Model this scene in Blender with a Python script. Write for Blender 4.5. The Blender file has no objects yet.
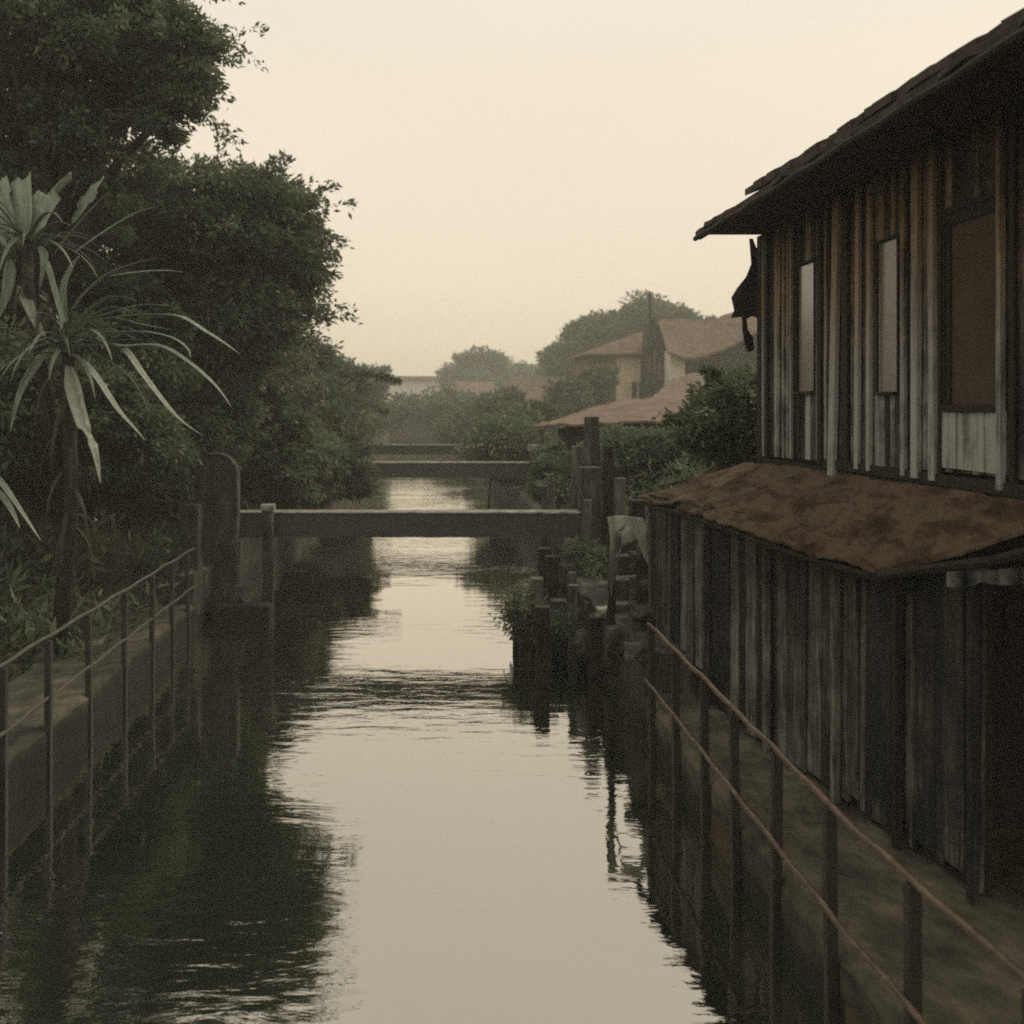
import bpy, bmesh, math, random
import numpy as np
from mathutils import Vector
R = math.radians
random.seed(7); rng = np.random.default_rng(7)
S = bpy.context.scene; COL = S.collection
H = 3.78                                   # eye height above the water

# ------------------------------------------------------------------ helpers
def pt(px, py, Y):                         # measured point of the place: bearing, elevation, distance
    return ((px-430)*Y/1000, Y, H-(py-405)*Y/1000)
def tag(o, label=None, cat=None, group=None, kind=None):
    if label: o['label'] = label
    if cat: o['category'] = cat
    if group: o['group'] = group
    if kind: o['kind'] = kind
    return o
def empty(name, loc, label, cat, group=None):
    o = bpy.data.objects.new(name, None); COL.objects.link(o); o.location = loc
    o.empty_display_size = .3
    return tag(o, label, cat, group)
def link(name, me, mat, parent=None):
    o = bpy.data.objects.new(name, me); COL.objects.link(o)
    if mat: me.materials.append(mat)
    if parent:
        o.parent = parent
        o.matrix_parent_inverse = parent.matrix_basis.inverted()
    return o
def bsdf_nodes(name):
    m = bpy.data.materials.new(name); m.use_nodes = True
    nt = m.node_tree; b = nt.nodes['Principled BSDF']
    return m, nt, b
def N(nt, t, **kw):
    n = nt.nodes.new(t)
    for k, v in kw.items():
        if hasattr(n, k): setattr(n, k, v)
        else: n.inputs[k].default_value = v
    return n
def ramp(nt, stops):
    r = nt.nodes.new('ShaderNodeValToRGB'); e = r.color_ramp.elements
    while len(e) < len(stops): e.new(.5)
    for i, (p, c) in enumerate(stops):
        e[i].position = p; e[i].color = (*c, 1)
    return r
def mat_noise(name, stops, scale=(4,4,4), detail=6, rough=.8, bump=.3, bdist=.02, spec=.3, attr=None, attr_amt=.6, dist=0.0, nscale=1.0):
    m, nt, b = bsdf_nodes(name); L = nt.links.new
    tc = N(nt, 'ShaderNodeTexCoord'); mp = N(nt, 'ShaderNodeMapping'); mp.inputs['Scale'].default_value = scale
    L(tc.outputs['Object'], mp.inputs['Vector'])
    n1 = N(nt, 'ShaderNodeTexNoise'); n1.inputs['Scale'].default_value = nscale; n1.inputs['Detail'].default_value = detail; n1.inputs['Roughness'].default_value = .65
    n1.inputs['Distortion'].default_value = dist
    L(mp.outputs[0], n1.inputs['Vector'])
    rp = ramp(nt, stops)
    if attr:
        at = N(nt, 'ShaderNodeAttribute', attribute_name=attr)
        ma = N(nt, 'ShaderNodeMath', operation='MULTIPLY_ADD'); ma.inputs[1].default_value = attr_amt; ma.inputs[2].default_value = -attr_amt/2
        L(at.outputs['Fac'], ma.inputs[0])
        ad = N(nt, 'ShaderNodeMath', operation='ADD'); L(ma.outputs[0], ad.inputs[0]); L(n1.outputs['Fac'], ad.inputs[1])
        L(ad.outputs[0], rp.inputs[0])
    else: L(n1.outputs['Fac'], rp.inputs[0])
    L(rp.outputs[0], b.inputs['Base Color'])
    b.inputs['Roughness'].default_value = rough; b.inputs['Specular IOR Level'].default_value = spec
    bp = N(nt, 'ShaderNodeBump'); bp.inputs['Strength'].default_value = bump; bp.inputs['Distance'].default_value = bdist
    n2 = N(nt, 'ShaderNodeTexNoise'); n2.inputs['Scale'].default_value = nscale*2.5; n2.inputs['Detail'].default_value = 8
    L(mp.outputs[0], n2.inputs['Vector']); L(n2.outputs['Fac'], bp.inputs['Height']); L(bp.outputs[0], b.inputs['Normal'])
    return m
def mat_leaf(name, dark, light, trans=.3, rough=.55):
    m, nt, b = bsdf_nodes(name); L = nt.links.new
    at = N(nt, 'ShaderNodeAttribute', attribute_name='v')
    rp = ramp(nt, [(0, dark), (1, light)]); L(at.outputs['Fac'], rp.inputs[0])
    L(rp.outputs[0], b.inputs['Base Color']); b.inputs['Roughness'].default_value = rough; b.inputs['Specular IOR Level'].default_value = .35
    tr = N(nt, 'ShaderNodeBsdfTranslucent'); mx = N(nt, 'ShaderNodeMixShader'); mx.inputs[0].default_value = trans
    L(rp.outputs[0], tr.inputs['Color'])
    L(b.outputs[0], mx.inputs[1]); L(tr.outputs[0], mx.inputs[2])
    L(mx.outputs[0], nt.nodes['Material Output'].inputs['Surface'])
    return m

class MB:
    """collects shapes for ONE mesh; t = tint of each face"""
    def __init__(s): s.v = []; s.f = []; s.t = []
    def add(s, vs, fs, t=.5):
        o = len(s.v); s.v += [tuple(v) for v in vs]; s.f += [tuple(i+o for i in f) for f in fs]; s.t += [t]*len(fs)
    def box(s, a, b, t=.5, j=0.0):
        x0,y0,z0 = a; x1,y1,z1 = b
        vs = [(x,y,z) for x in (x0,x1) for y in (y0,y1) for z in (z0,z1)]
        if j: vs = [tuple(c+random.uniform(-j,j) for c in v) for v in vs]
        s.add(vs, [(0,1,3,2),(4,6,7,5),(0,4,5,1),(2,3,7,6),(0,2,6,4),(1,5,7,3)], t)
    def hexa(s, lo, hi, t=.5):                # two quads joined
        s.add(list(lo)+list(hi), [(0,3,2,1),(4,5,6,7)]+[(i,(i+1)%4,4+(i+1)%4,4+i) for i in range(4)], t)
    def tube(s, pts, rad, n=8, t=.5, jit=0.0):
        pts = [Vector(p) for p in pts]
        if not hasattr(rad, '__len__'): rad = [rad]*len(pts)
        rings = []; o = len(s.v)
        for i, p in enumerate(pts):
            d = (pts[min(i+1,len(pts)-1)]-pts[max(i-1,0)]).normalized()
            a = d.cross(Vector((0,0,1)) if abs(d.z) < .9 else Vector((0,1,0))).normalized(); b = d.cross(a)
            for k in range(n):
                an = 2*math.pi*k/n; r = rad[i]*(1+random.uniform(-jit,jit))
                s.v.append(tuple(p+a*math.cos(an)*r+b*math.sin(an)*r))
        for i in range(len(pts)-1):
            for k in range(n):
                s.f.append((o+i*n+k, o+i*n+(k+1)%n, o+(i+1)*n+(k+1)%n, o+(i+1)*n+k)); s.t.append(t)
        s.f.append(tuple(o+k for k in range(n))[::-1]); s.f.append(tuple(o+(len(pts)-1)*n+k for k in range(n))); s.t += [t,t]
    def sheet(s, grid, th=.04, t=.5, skip=None, tfun=None):     # grid[i][j] points; thick sheet (underside th lower)
        ni, nj = len(grid), len(grid[0]); o = len(s.v)
        for r in grid: s.v += [tuple(p) for p in r]
        for r in grid: s.v += [(p[0],p[1],p[2]-th) for p in r]
        M = ni*nj; live = {(i,j) for i in range(ni-1) for j in range(nj-1) if not (skip and skip(i,j))}
        for (i,j) in live:
            a,b,c,d = i*nj+j, i*nj+j+1, (i+1)*nj+j+1, (i+1)*nj+j
            tt = tfun(i,j) if tfun else t
            s.f.append((o+a,o+d,o+c,o+b)); s.f.append((o+M+a,o+M+b,o+M+c,o+M+d)); s.t += [tt,tt]
            for (di,dj,p,q) in ((-1,0,a,b),(0,1,b,c),(1,0,c,d),(0,-1,d,a)):
                if (i+di,j+dj) not in live:
                    s.f.append((o+p,o+q,o+M+q,o+M+p)); s.t.append(tt)
    def build(s, name, mat, parent=None, smooth=False, bevel=0):
        me = bpy.data.meshes.new(name); me.from_pydata(s.v, [], s.f)
        a = me.attributes.new('v', 'FLOAT', 'FACE'); a.data.foreach_set('value', np.array(s.t, dtype=np.float32))
        bm = bmesh.new(); bm.from_mesh(me); bmesh.ops.recalc_face_normals(bm, faces=bm.faces)
        bm.to_mesh(me); bm.free()
        if smooth: me.shade_smooth()
        o = link(name, me, mat, parent)
        if bevel:
            md = o.modifiers.new('bevel', 'BEVEL'); md.width = bevel; md.segments = 2; md.limit_method = 'ANGLE'
        return o

def unit(a): return a/np.maximum(np.linalg.norm(a, axis=1, keepdims=True), 1e-6)
def leaf_object(name, pos, dirs, L, W, mat, parent=None, v=None):
    n = len(pos); d = unit(dirs); r = unit(rng.normal(size=(n,3))); s = unit(np.cross(d, r)); nn = np.cross(d, s)
    L = np.asarray(L).reshape(-1,1)*np.ones((n,1)); W = np.asarray(W).reshape(-1,1)*np.ones((n,1))
    mid = pos+d*L*.45+nn*L*.06
    V = np.stack([pos, mid+s*W/2, pos+d*L-nn*L*.05, mid-s*W/2], axis=1).reshape(-1,3).astype(np.float32)
    me = bpy.data.meshes.new(name)
    me.vertices.add(4*n); me.vertices.foreach_set('co', V.ravel())
    me.loops.add(4*n); me.loops.foreach_set('vertex_index', np.arange(4*n, dtype=np.int32))
    me.polygons.add(n); me.polygons.foreach_set('loop_start', np.arange(0,4*n,4,dtype=np.int32))
    me.update(calc_edges=True)
    a = me.attributes.new('v', 'FLOAT', 'FACE')
    a.data.foreach_set('value', (rng.random(n) if v is None else v).astype(np.float32))
    return link(name, me, mat, parent)

def crown_points(blobs, n, rc=.5, shell=.55, flat=.6, sprays=30, spray_len=.9):
    """leaf positions for a crown made of clumps spread through ellipsoids"""
    ex = []
    for b_ in blobs:
        for _ in range(9):
            u_ = unit(rng.normal(size=(1,3)))[0]; u_[2] = abs(u_[2])*1.0-.25; k_ = rng.uniform(.2,.42)
            rr = (b_[3]*b_[4]*b_[5])**(1/3)*k_
            ex.append((b_[0]+u_[0]*b_[3]*.92, b_[1]+u_[1]*b_[4]*.92, b_[2]+u_[2]*b_[5]*.92, rr, rr, rr*.75))
    blobs = list(blobs)+ex
    blobs = np.array(blobs, float); wt = (blobs[:,3]*blobs[:,4]*blobs[:,5])**.67; wt /= wt.sum()
    P = []; Dr = []; Vv = []
    nc = max(12, int(n/260)); bi = rng.choice(len(blobs), nc, p=wt)
    u = unit(rng.normal(size=(nc,3))); rad = shell+(1-shell)*rng.random(nc)**.7
    C = blobs[bi,:3]+u*rad[:,None]*blobs[bi,3:]
    cr = rc*(.5+.9*rng.random(nc)); cv = rng.random(nc)
    ns = int(n*.14); per = (n-ns)//nc
    for c, r, ud, cvv in zip(C, cr, u, cv):
        q = unit(rng.normal(size=(per,3)))*(rng.random((per,1))**.45)*r; q[:,2] *= flat
        P.append(c+q); dd = q/r*.8+ud*.5+rng.normal(size=(per,3))*.5; dd[:,2] -= .35; Dr.append(dd)
        Vv.append(np.clip(cvv*.6+rng.random(per)*.4, 0, 1))
    k = max(1, ns//max(sprays,1))
    for _ in range(sprays):                                    # loose twigs breaking the outline
        b = blobs[rng.choice(len(blobs), p=wt)]; ud = unit(rng.normal(size=(1,3)))[0]; ud[2] = abs(ud[2])*.8-.1
        st = b[:3]+ud*b[3:]*.92; dr = ud+rng.normal(size=3)*.25
        t = rng.random((k,1)); q = st+dr*t*spray_len*(.5+rng.random()); q[:,2] -= (t[:,0]**2)*spray_len*.35
        P.append(q+rng.normal(size=(k,3))*.05); dd = dr+rng.normal(size=(k,3))*.8; dd[:,2] -= .4; Dr.append(dd); Vv.append(rng.random(k))
    return np.concatenate(P), np.concatenate(Dr), np.concatenate(Vv), C

def tree(name, label, cat, group, base, blobs, n, leaf, mat, rc=.5, trunk_r=.18, part='crown', trunk_part='trunk', limbs=9, sprays=30, shell=.5, spray_len=.9, flat=.6, bark=None):
    root = empty(name, base, label, cat, group)
    P, Dr, Vv, C = crown_points(blobs, n, rc, shell, flat, sprays, spray_len)
    L = leaf*(.6+.8*rng.random(len(P)))
    leaf_object(part, P, Dr, L, L*.42, mat, root, Vv)
    m = MB(); b = Vector(base); cen = Vector(np.mean(np.array(blobs)[:,:3], axis=0))
    fork = b.lerp(cen, .45); fork.x += random.uniform(-.2,.2)
    m.tube([b+Vector((0,0,-.3)), b.lerp(fork,.5)+Vector((random.uniform(-.1,.1),0,0)), fork], [trunk_r*1.25, trunk_r, trunk_r*.75], 9, jit=.08)
    for c in C[rng.choice(len(C), min(limbs, len(C)), replace=False)]:
        c = Vector(c); mid = fork.lerp(c,.5)+Vector((0,0,.12*(c-fork).length))
        m.tube([fork, fork.lerp(mid,.6), mid, c], [trunk_r*.5, trunk_r*.36, trunk_r*.25, trunk_r*.08], 6)
    m.build(trunk_part, bark or M['bark'], root, smooth=True)
    return root
def blob(px, py, rpx, Y, ry=None, fx=1, fz=1):
    x,y,z = pt(px,py,Y); r = rpx*Y/1000
    return (x,y,z,r*fx,ry or r,r*fz)

# ------------------------------------------------------------------ materials
M = {}
M['bark'] = mat_noise('bark', [(.3,(.012,.012,.009)),(.7,(.04,.037,.028))], (6,6,2), bump=.8)
M['leaf_dark'] = mat_leaf('leaf_dark', (.05,.068,.046), (.185,.225,.145), .42)
M['leaf_mid'] = mat_leaf('leaf_mid', (.05,.07,.045), (.165,.205,.13), .32)
M['leaf_light'] = mat_leaf('leaf_light', (.055,.078,.048), (.17,.21,.13), .35)
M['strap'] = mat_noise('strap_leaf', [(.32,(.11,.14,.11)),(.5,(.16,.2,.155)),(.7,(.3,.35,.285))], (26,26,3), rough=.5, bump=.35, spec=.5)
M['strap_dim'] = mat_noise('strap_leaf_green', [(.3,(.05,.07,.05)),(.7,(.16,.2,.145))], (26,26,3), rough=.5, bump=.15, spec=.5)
M['undergrowth'] = mat_leaf('undergrowth', (.03,.03,.016), (.09,.085,.04), .2)
M['earth'] = mat_noise('earth', [(.25,(.022,.018,.011)),(.5,(.05,.038,.022)),(.75,(.06,.06,.03))], (1.3,1.3,1.3), bump=1, bdist=.12, rough=.95)
M['concrete'] = mat_noise('old_concrete', [(.32,(.02,.02,.014)),(.5,(.07,.065,.047)),(.68,(.15,.138,.1))], (3,2.2,3), detail=10, bump=1, bdist=.03, rough=.9)
M['concrete_dark'] = mat_noise('mossy_concrete', [(.3,(.013,.016,.012)),(.52,(.04,.044,.034)),(.66,(.1,.105,.085)),(.8,(.2,.2,.17))], (5,5,1.6), bump=.7, bdist=.03, rough=.85)
M['beam'] = mat_noise('beam_concrete', [(.3,(.025,.029,.025)),(.7,(.055,.058,.05))], (1.2,4,6), bump=.4, rough=.6, spec=.4)
M['pale'] = mat_noise('pale_stone', [(.35,(.1,.1,.085)),(.65,(.36,.36,.32))], (5,5,5), bump=.3)
M['rust'] = mat_noise('rusty_iron', [(.3,(.04,.029,.02)),(.5,(.095,.065,.044)),(.68,(.17,.125,.088))], (9,9,9), rough=.5, bump=.4, bdist=.006, spec=.5)
M['dull_iron'] = mat_noise('dull_iron', [(.3,(.025,.024,.02)),(.7,(.075,.07,.058))], (9,9,9), rough=.5, bump=.3, bdist=.006, spec=.5)
M['iron'] = mat_noise('dark_iron', [(.3,(.012,.012,.01)),(.7,(.03,.027,.022))], (9,9,9), rough=.6, bump=.3, bdist=.006, spec=.4)
M['rust_roof'] = mat_noise('rusty_sheet', [(.3,(.02,.014,.01)),(.45,(.055,.037,.026)),(.56,(.108,.079,.057)),(.68,(.075,.06,.047)),(.8,(.03,.024,.018))], (5,2.2,5), detail=14, rough=.95, bump=1, bdist=.03, dist=.3, spec=.08)
M['far_roof'] = mat_noise('far_tiles', [(.35,(.085,.06,.046)),(.65,(.19,.135,.103))], (1.5,1.5,1.5), rough=.9, bump=.6)
M['far_roof_brown'] = mat_noise('brown_tiles', [(.3,(.085,.06,.043)),(.7,(.16,.115,.083))], (1.5,1.5,1.5), rough=.9, bump=.6)
M['plaster'] = mat_noise('aged_plaster', [(.3,(.5,.4,.29)),(.7,(.66,.56,.42))], (1,1,1), rough=.9, bump=.2)
M['white_plaster'] = mat_noise('white_plaster', [(.3,(.55,.53,.46)),(.7,(.7,.68,.6))], (1,1,1), rough=.9, bump=.2)
M['wood_dark'] = mat_noise('dark_timber', [(.3,(.008,.0075,.006)),(.7,(.026,.022,.017))], (14,14,1.3), rough=.8, bump=.6)
M['roof_tile'] = mat_noise('old_roof_tile', [(.3,(.018,.014,.012)),(.7,(.055,.042,.034))], (5,5,5), rough=.85, bump=.8, attr='v', attr_amt=.3)
M['pale2'] = mat_noise('limewashed_timber', [(.35,(.03,.033,.028)),(.6,(.12,.13,.11)),(.8,(.32,.33,.29))], (9,9,1.6), bump=.6)
M['cloth'] = mat_noise('pale_cloth', [(.35,(.09,.1,.08)),(.65,(.36,.37,.32))], (4,4,2), rough=.95, bump=.3)
M['brick'] = mat_noise('dark_brick', [(.3,(.024,.02,.016)),(.7,(.07,.055,.045))], (6,6,6), rough=.9, bump=.7, attr='v', attr_amt=.5)
M['screen'] = mat_noise('brown_screen', [(.3,(.04,.028,.018)),(.7,(.075,.054,.036))], (2,2,2), rough=.85, bump=.2)
M['grey_tin'] = mat_noise('grey_tin', [(.4,(.05,.055,.05)),(.6,(.17,.18,.165))], (5,5,5), rough=.6, bump=.4)

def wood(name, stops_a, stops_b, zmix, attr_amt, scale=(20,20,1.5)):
    """weathered boards: long grain, board-to-board tint, silvered low down, browner and darker higher up"""
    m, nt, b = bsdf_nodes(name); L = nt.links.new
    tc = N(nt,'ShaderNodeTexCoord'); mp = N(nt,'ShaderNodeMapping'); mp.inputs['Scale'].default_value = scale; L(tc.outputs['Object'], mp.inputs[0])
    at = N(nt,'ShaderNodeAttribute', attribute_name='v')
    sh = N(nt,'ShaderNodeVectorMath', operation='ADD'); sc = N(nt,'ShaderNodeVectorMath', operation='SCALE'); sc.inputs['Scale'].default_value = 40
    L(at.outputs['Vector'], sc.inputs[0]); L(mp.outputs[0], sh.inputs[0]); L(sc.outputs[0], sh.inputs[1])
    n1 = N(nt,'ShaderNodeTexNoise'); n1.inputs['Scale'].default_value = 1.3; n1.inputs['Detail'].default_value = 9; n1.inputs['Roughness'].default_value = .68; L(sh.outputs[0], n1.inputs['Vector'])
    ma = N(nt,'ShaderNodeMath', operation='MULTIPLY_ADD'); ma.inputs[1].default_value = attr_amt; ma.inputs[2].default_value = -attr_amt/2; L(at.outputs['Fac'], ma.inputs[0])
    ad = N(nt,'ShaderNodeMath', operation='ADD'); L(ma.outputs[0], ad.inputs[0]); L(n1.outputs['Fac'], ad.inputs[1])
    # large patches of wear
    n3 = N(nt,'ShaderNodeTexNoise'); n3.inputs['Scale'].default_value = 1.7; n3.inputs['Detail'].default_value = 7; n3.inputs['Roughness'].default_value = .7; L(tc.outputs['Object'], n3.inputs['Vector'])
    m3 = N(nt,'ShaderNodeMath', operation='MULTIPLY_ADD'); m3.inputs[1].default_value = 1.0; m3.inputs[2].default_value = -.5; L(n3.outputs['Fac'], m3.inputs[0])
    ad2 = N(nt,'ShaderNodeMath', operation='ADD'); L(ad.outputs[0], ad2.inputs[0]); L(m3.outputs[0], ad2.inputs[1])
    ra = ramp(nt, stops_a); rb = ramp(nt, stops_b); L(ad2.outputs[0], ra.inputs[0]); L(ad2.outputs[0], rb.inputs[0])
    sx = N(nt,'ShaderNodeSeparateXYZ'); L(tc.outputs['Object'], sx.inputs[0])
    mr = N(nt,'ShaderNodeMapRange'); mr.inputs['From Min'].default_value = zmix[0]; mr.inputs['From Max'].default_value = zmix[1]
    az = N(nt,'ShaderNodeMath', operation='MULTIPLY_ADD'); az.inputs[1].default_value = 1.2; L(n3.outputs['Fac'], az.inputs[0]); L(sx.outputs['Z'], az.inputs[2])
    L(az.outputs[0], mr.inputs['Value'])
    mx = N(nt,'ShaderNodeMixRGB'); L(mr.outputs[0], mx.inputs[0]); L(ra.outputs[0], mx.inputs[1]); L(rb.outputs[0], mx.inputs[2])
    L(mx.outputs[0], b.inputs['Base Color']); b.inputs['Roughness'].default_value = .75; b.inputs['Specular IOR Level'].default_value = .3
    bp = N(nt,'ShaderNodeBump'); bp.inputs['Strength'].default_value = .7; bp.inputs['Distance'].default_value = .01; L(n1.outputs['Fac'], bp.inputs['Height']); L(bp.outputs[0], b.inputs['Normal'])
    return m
GREY = [(.28,(.012,.012,.01)),(.48,(.062,.066,.06)),(.6,(.165,.175,.16)),(.78,(.33,.34,.315))]
BROWN = [(.28,(.01,.008,.006)),(.48,(.055,.039,.026)),(.6,(.14,.097,.063)),(.78,(.26,.195,.13))]  # brown where rain never reached, darkened to carry the shade under the eave
M['upper_wood'] = wood('weathered_boards', GREY, BROWN, (4.6,5.6), .6)
M['lower_wood'] = wood('lower_boards', [(.34,(.008,.009,.008)),(.5,(.03,.032,.028)),(.64,(.085,.088,.076)),(.84,(.23,.23,.2))], [(.32,(.008,.008,.007)),(.52,(.022,.022,.018)),(.68,(.06,.058,.048)),(.88,(.15,.145,.122))], (1.5,3), .5)  # lower wall boards, darker towards the top

m, nt, b = bsdf_nodes('window_glass')
b.inputs['Base Color'].default_value = (.19,.175,.155,1); b.inputs['Roughness'].default_value = .22; b.inputs['Specular IOR Level'].default_value = 1; b.inputs['IOR'].default_value = 1.85
M['glass'] = m

# water: murky and mirror-like, with fine wind ripples
m, nt, b = bsdf_nodes('canal_water'); L = nt.links.new
b.inputs['Base Color'].default_value = (.012,.017,.011,1); b.inputs['Roughness'].default_value = .3; b.inputs['Specular IOR Level'].default_value = 0
gl = N(nt,'ShaderNodeBsdfGlossy'); gl.inputs['Roughness'].default_value = .02; gl.inputs['Color'].default_value = (.95,.92,.86,1)
fr = N(nt,'ShaderNodeFresnel'); fr.inputs['IOR'].default_value = 1.45
mr = N(nt,'ShaderNodeMapRange'); mr.inputs['From Min'].default_value = .03; mr.inputs['From Max'].default_value = .45; mr.inputs['To Min'].default_value = .45; mr.inputs['To Max'].default_value = .95
mx = N(nt,'ShaderNodeMixShader'); L(fr.outputs[0], mr.inputs[0]); L(mr.outputs[0], mx.inputs[0]); L(b.outputs[0], mx.inputs[1]); L(gl.outputs[0], mx.inputs[2])
tc = N(nt,'ShaderNodeTexCoord')
def wn(scale, ns, det):
    mp = N(nt,'ShaderNodeMapping'); mp.inputs['Scale'].default_value = scale; L(tc.outputs['Object'], mp.inputs[0])
    n = N(nt,'ShaderNodeTexNoise'); n.inputs['Scale'].default_value = ns; n.inputs['Detail'].default_value = det; n.inputs['Distortion'].default_value = .4; L(mp.outputs[0], n.inputs['Vector']); return n
a1 = wn((.8,2.4,1), 2.2, 4); a2 = wn((.5,1.2,1), .7, 2); a3 = wn((.25,.5,1), .55, 2); 
# ruffled band: a breeze crosses the canal between 11 and 14 m out
sx = N(nt,'ShaderNodeSeparateXYZ'); L(tc.outputs['Object'], sx.inputs[0])
d1 = N(nt,'ShaderNodeMath', operation='SUBTRACT'); d1.inputs[1].default_value = 13.0; L(sx.outputs['Y'], d1.inputs[0])
d2 = N(nt,'ShaderNodeMath', operation='ABSOLUTE'); L(d1.outputs[0], d2.inputs[0])
bd = N(nt,'ShaderNodeMapRange'); bd.inputs['From Min'].default_value = .2; bd.inputs['From Max'].default_value = 2.2; bd.inputs['To Min'].default_value = .03; bd.inputs['To Max'].default_value = 0; L(d2.outputs[0], bd.inputs[0])
pr = N(nt,'ShaderNodeMapRange'); pr.inputs['From Min'].default_value = .42; pr.inputs['From Max'].default_value = .62; pr.inputs['To Min'].default_value = .05; pr.inputs['To Max'].default_value = .3; L(a3.outputs['Fac'], pr.inputs[0])
am = N(nt,'ShaderNodeMath', operation='ADD'); L(bd.outputs[0], am.inputs[0]); L(pr.outputs[0], am.inputs[1])
h1 = N(nt,'ShaderNodeMath', operation='MULTIPLY'); L(a1.outputs['Fac'], h1.inputs[0]); L(am.outputs[0], h1.inputs[1])
h2 = N(nt,'ShaderNodeMath', operation='MULTIPLY_ADD'); h2.inputs[1].default_value = .3; L(a2.outputs['Fac'], h2.inputs[0]); L(h1.outputs[0], h2.inputs[2])
bp = N(nt,'ShaderNodeBump'); bp.inputs['Strength'].default_value = 1; bp.inputs['Distance'].default_value = .035; L(h2.outputs[0], bp.inputs['Height'])
L(bp.outputs[0], gl.inputs['Normal']); L(mx.outputs[0], nt.nodes['Material Output'].inputs['Surface'])
M['water'] = m

# ------------------------------------------------------------------ setting
def sstep(a, b, x): t = np.clip((x-a)/(b-a), 0, 1); return t*t*(3-2*t)
def ground_z(X, Y):
    X = np.asarray(X, float); Y = np.asarray(Y, float)
    nz = .10*np.sin(X*1.7+Y*.9)+.07*np.sin(X*3.1-Y*2.3)+.05*np.sin(Y*4.1+X*.6)
    near = 1-sstep(16.2, 17.5, Y)
    dl = -3.96-X
    zl = near*(.25+sstep(1.1, 4.6, dl)*2.3)+(1-near)*(.55+sstep(.2, 4, dl)*1.9)+sstep(1.4,3,dl)*nz+sstep(4,14,dl)*.8
    dr = X-2.95; housey = 1-sstep(13.2, 15, Y)
    zr = housey*.25+(1-housey)*(.7+sstep(.1, 3.2, dr)*1.7+sstep(.5,2,dr)*nz)+sstep(3,12,dr)*.5*(1-housey)
    canal = (X > -3.96) & (X < np.where(Y < 12, 2.45, 2.95)) & (Y < 100)
    z = np.where(X <= -3.96, zl, zr); z = np.where(canal, -1.0, z)
    z = np.where(Y >= 100, 1.3+nz, z)
    return z
xs = np.unique(np.concatenate([np.linspace(-250,-20,14), np.linspace(-20,-3.97,60), [-3.95], np.linspace(-3,2,4), [2.44,2.46,2.94,2.96], np.linspace(3.1,20,60), np.linspace(20,250,14)]))
ys = np.unique(np.concatenate([np.linspace(-40,2,6), np.linspace(2,40,110), np.linspace(40,99.9,40), np.linspace(100.0,180,24), np.linspace(180,600,14)]))
XX, YY = np.meshgrid(xs, ys, indexing='ij'); ZZ = ground_z(XX, YY)
ni, nj = XX.shape
me = bpy.data.meshes.new('ground')
me.from_pydata(np.stack([XX,YY,ZZ],-1).reshape(-1,3).tolist(), [], [(i*nj+j,(i+1)*nj+j,(i+1)*nj+j+1,i*nj+j+1) for i in range(ni-1) for j in range(nj-1)])
me.shade_smooth()
tag(link('ground', me, M['earth']), kind='structure')
w = MB(); w.add([(-5,-40,0),(6,-40,0),(6,102,0),(-5,102,0)], [(0,1,2,3)]); tag(w.build('water', M['water']), kind='structure')

def tidemark(m, top=.26, dark=(.012,.014,.01)):
    """algae stain left on a wall by the water, up to its usual level, with a ragged upper limit"""
    nt = m.node_tree; L = nt.links.new; b = nt.nodes['Principled BSDF']; src = b.inputs['Base Color'].links[0].from_socket
    tc = N(nt,'ShaderNodeTexCoord'); sx = N(nt,'ShaderNodeSeparateXYZ'); L(tc.outputs['Object'], sx.inputs[0])
    n = N(nt,'ShaderNodeTexNoise'); n.inputs['Scale'].default_value = 2.5; n.inputs['Detail'].default_value = 6; L(tc.outputs['Object'], n.inputs['Vector'])
    a = N(nt,'ShaderNodeMath', operation='MULTIPLY_ADD'); a.inputs[1].default_value = -.3; L(n.outputs['Fac'], a.inputs[0]); L(sx.outputs['Z'], a.inputs[2])
    mr = N(nt,'ShaderNodeMapRange'); mr.inputs['From Min'].default_value = top-.23; mr.inputs['From Max'].default_value = top-.08; L(a.outputs[0], mr.inputs['Value'])
    mx = N(nt,'ShaderNodeMixRGB'); mx.inputs[1].default_value = (*dark,1); L(mr.outputs[0], mx.inputs[0]); L(src, mx.inputs[2]); L(mx.outputs[0], b.inputs['Base Color'])
def rough_slab(name, x0, x1, y0, y1, z0, z1, mat, seg=.5, j=.025, edge=None):
    """slab with an uneven top and worn arris"""
    m = MB(); n = max(2, int((y1-y0)/seg)); prof = []
    for i in range(n+1):
        y = y0+(y1-y0)*i/n; e = lambda: random.uniform(-j, j)
        xa = x0 if edge is None else edge[0](y); xb = x1 if edge is None else edge[1](y)
        prof.append([(xa+e()*.5,y,z0),(xa+e(),y,z1-.05+e()),(xa+.05+e(),y,z1+e()*.4),((xa+xb)/2,y,z1+e()*.6),(xb-.05+e(),y,z1+e()*.4),(xb+e(),y,z1-.05+e()),(xb,y,z0)])
    k = 7; o = 0; vs = [p for r in prof for p in r]
    fs = [(i*k+a, i*k+(a+1)%k, (i+1)*k+(a+1)%k, (i+1)*k+a) for i in range(n) for a in range(k)]+[tuple(range(k)), tuple(n*k+a for a in range(k))[::-1]]
    m.add(vs, fs); return m.build(name, mat)
tidemark(M['concrete']); tidemark(M['concrete_dark'], .3)
DK = .48                                   # deck height of both walkways
wall_x = lambda y: 4.58-.139*y             # line of the boarded lower wall
tag(rough_slab('walkway', 2.42, 3.9, -3, 11.4, -1, DK, M['concrete'], edge=(lambda y: 2.45+.05*max(0,5.5-y), lambda y: wall_x(y)+.35)), kind='structure')
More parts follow.
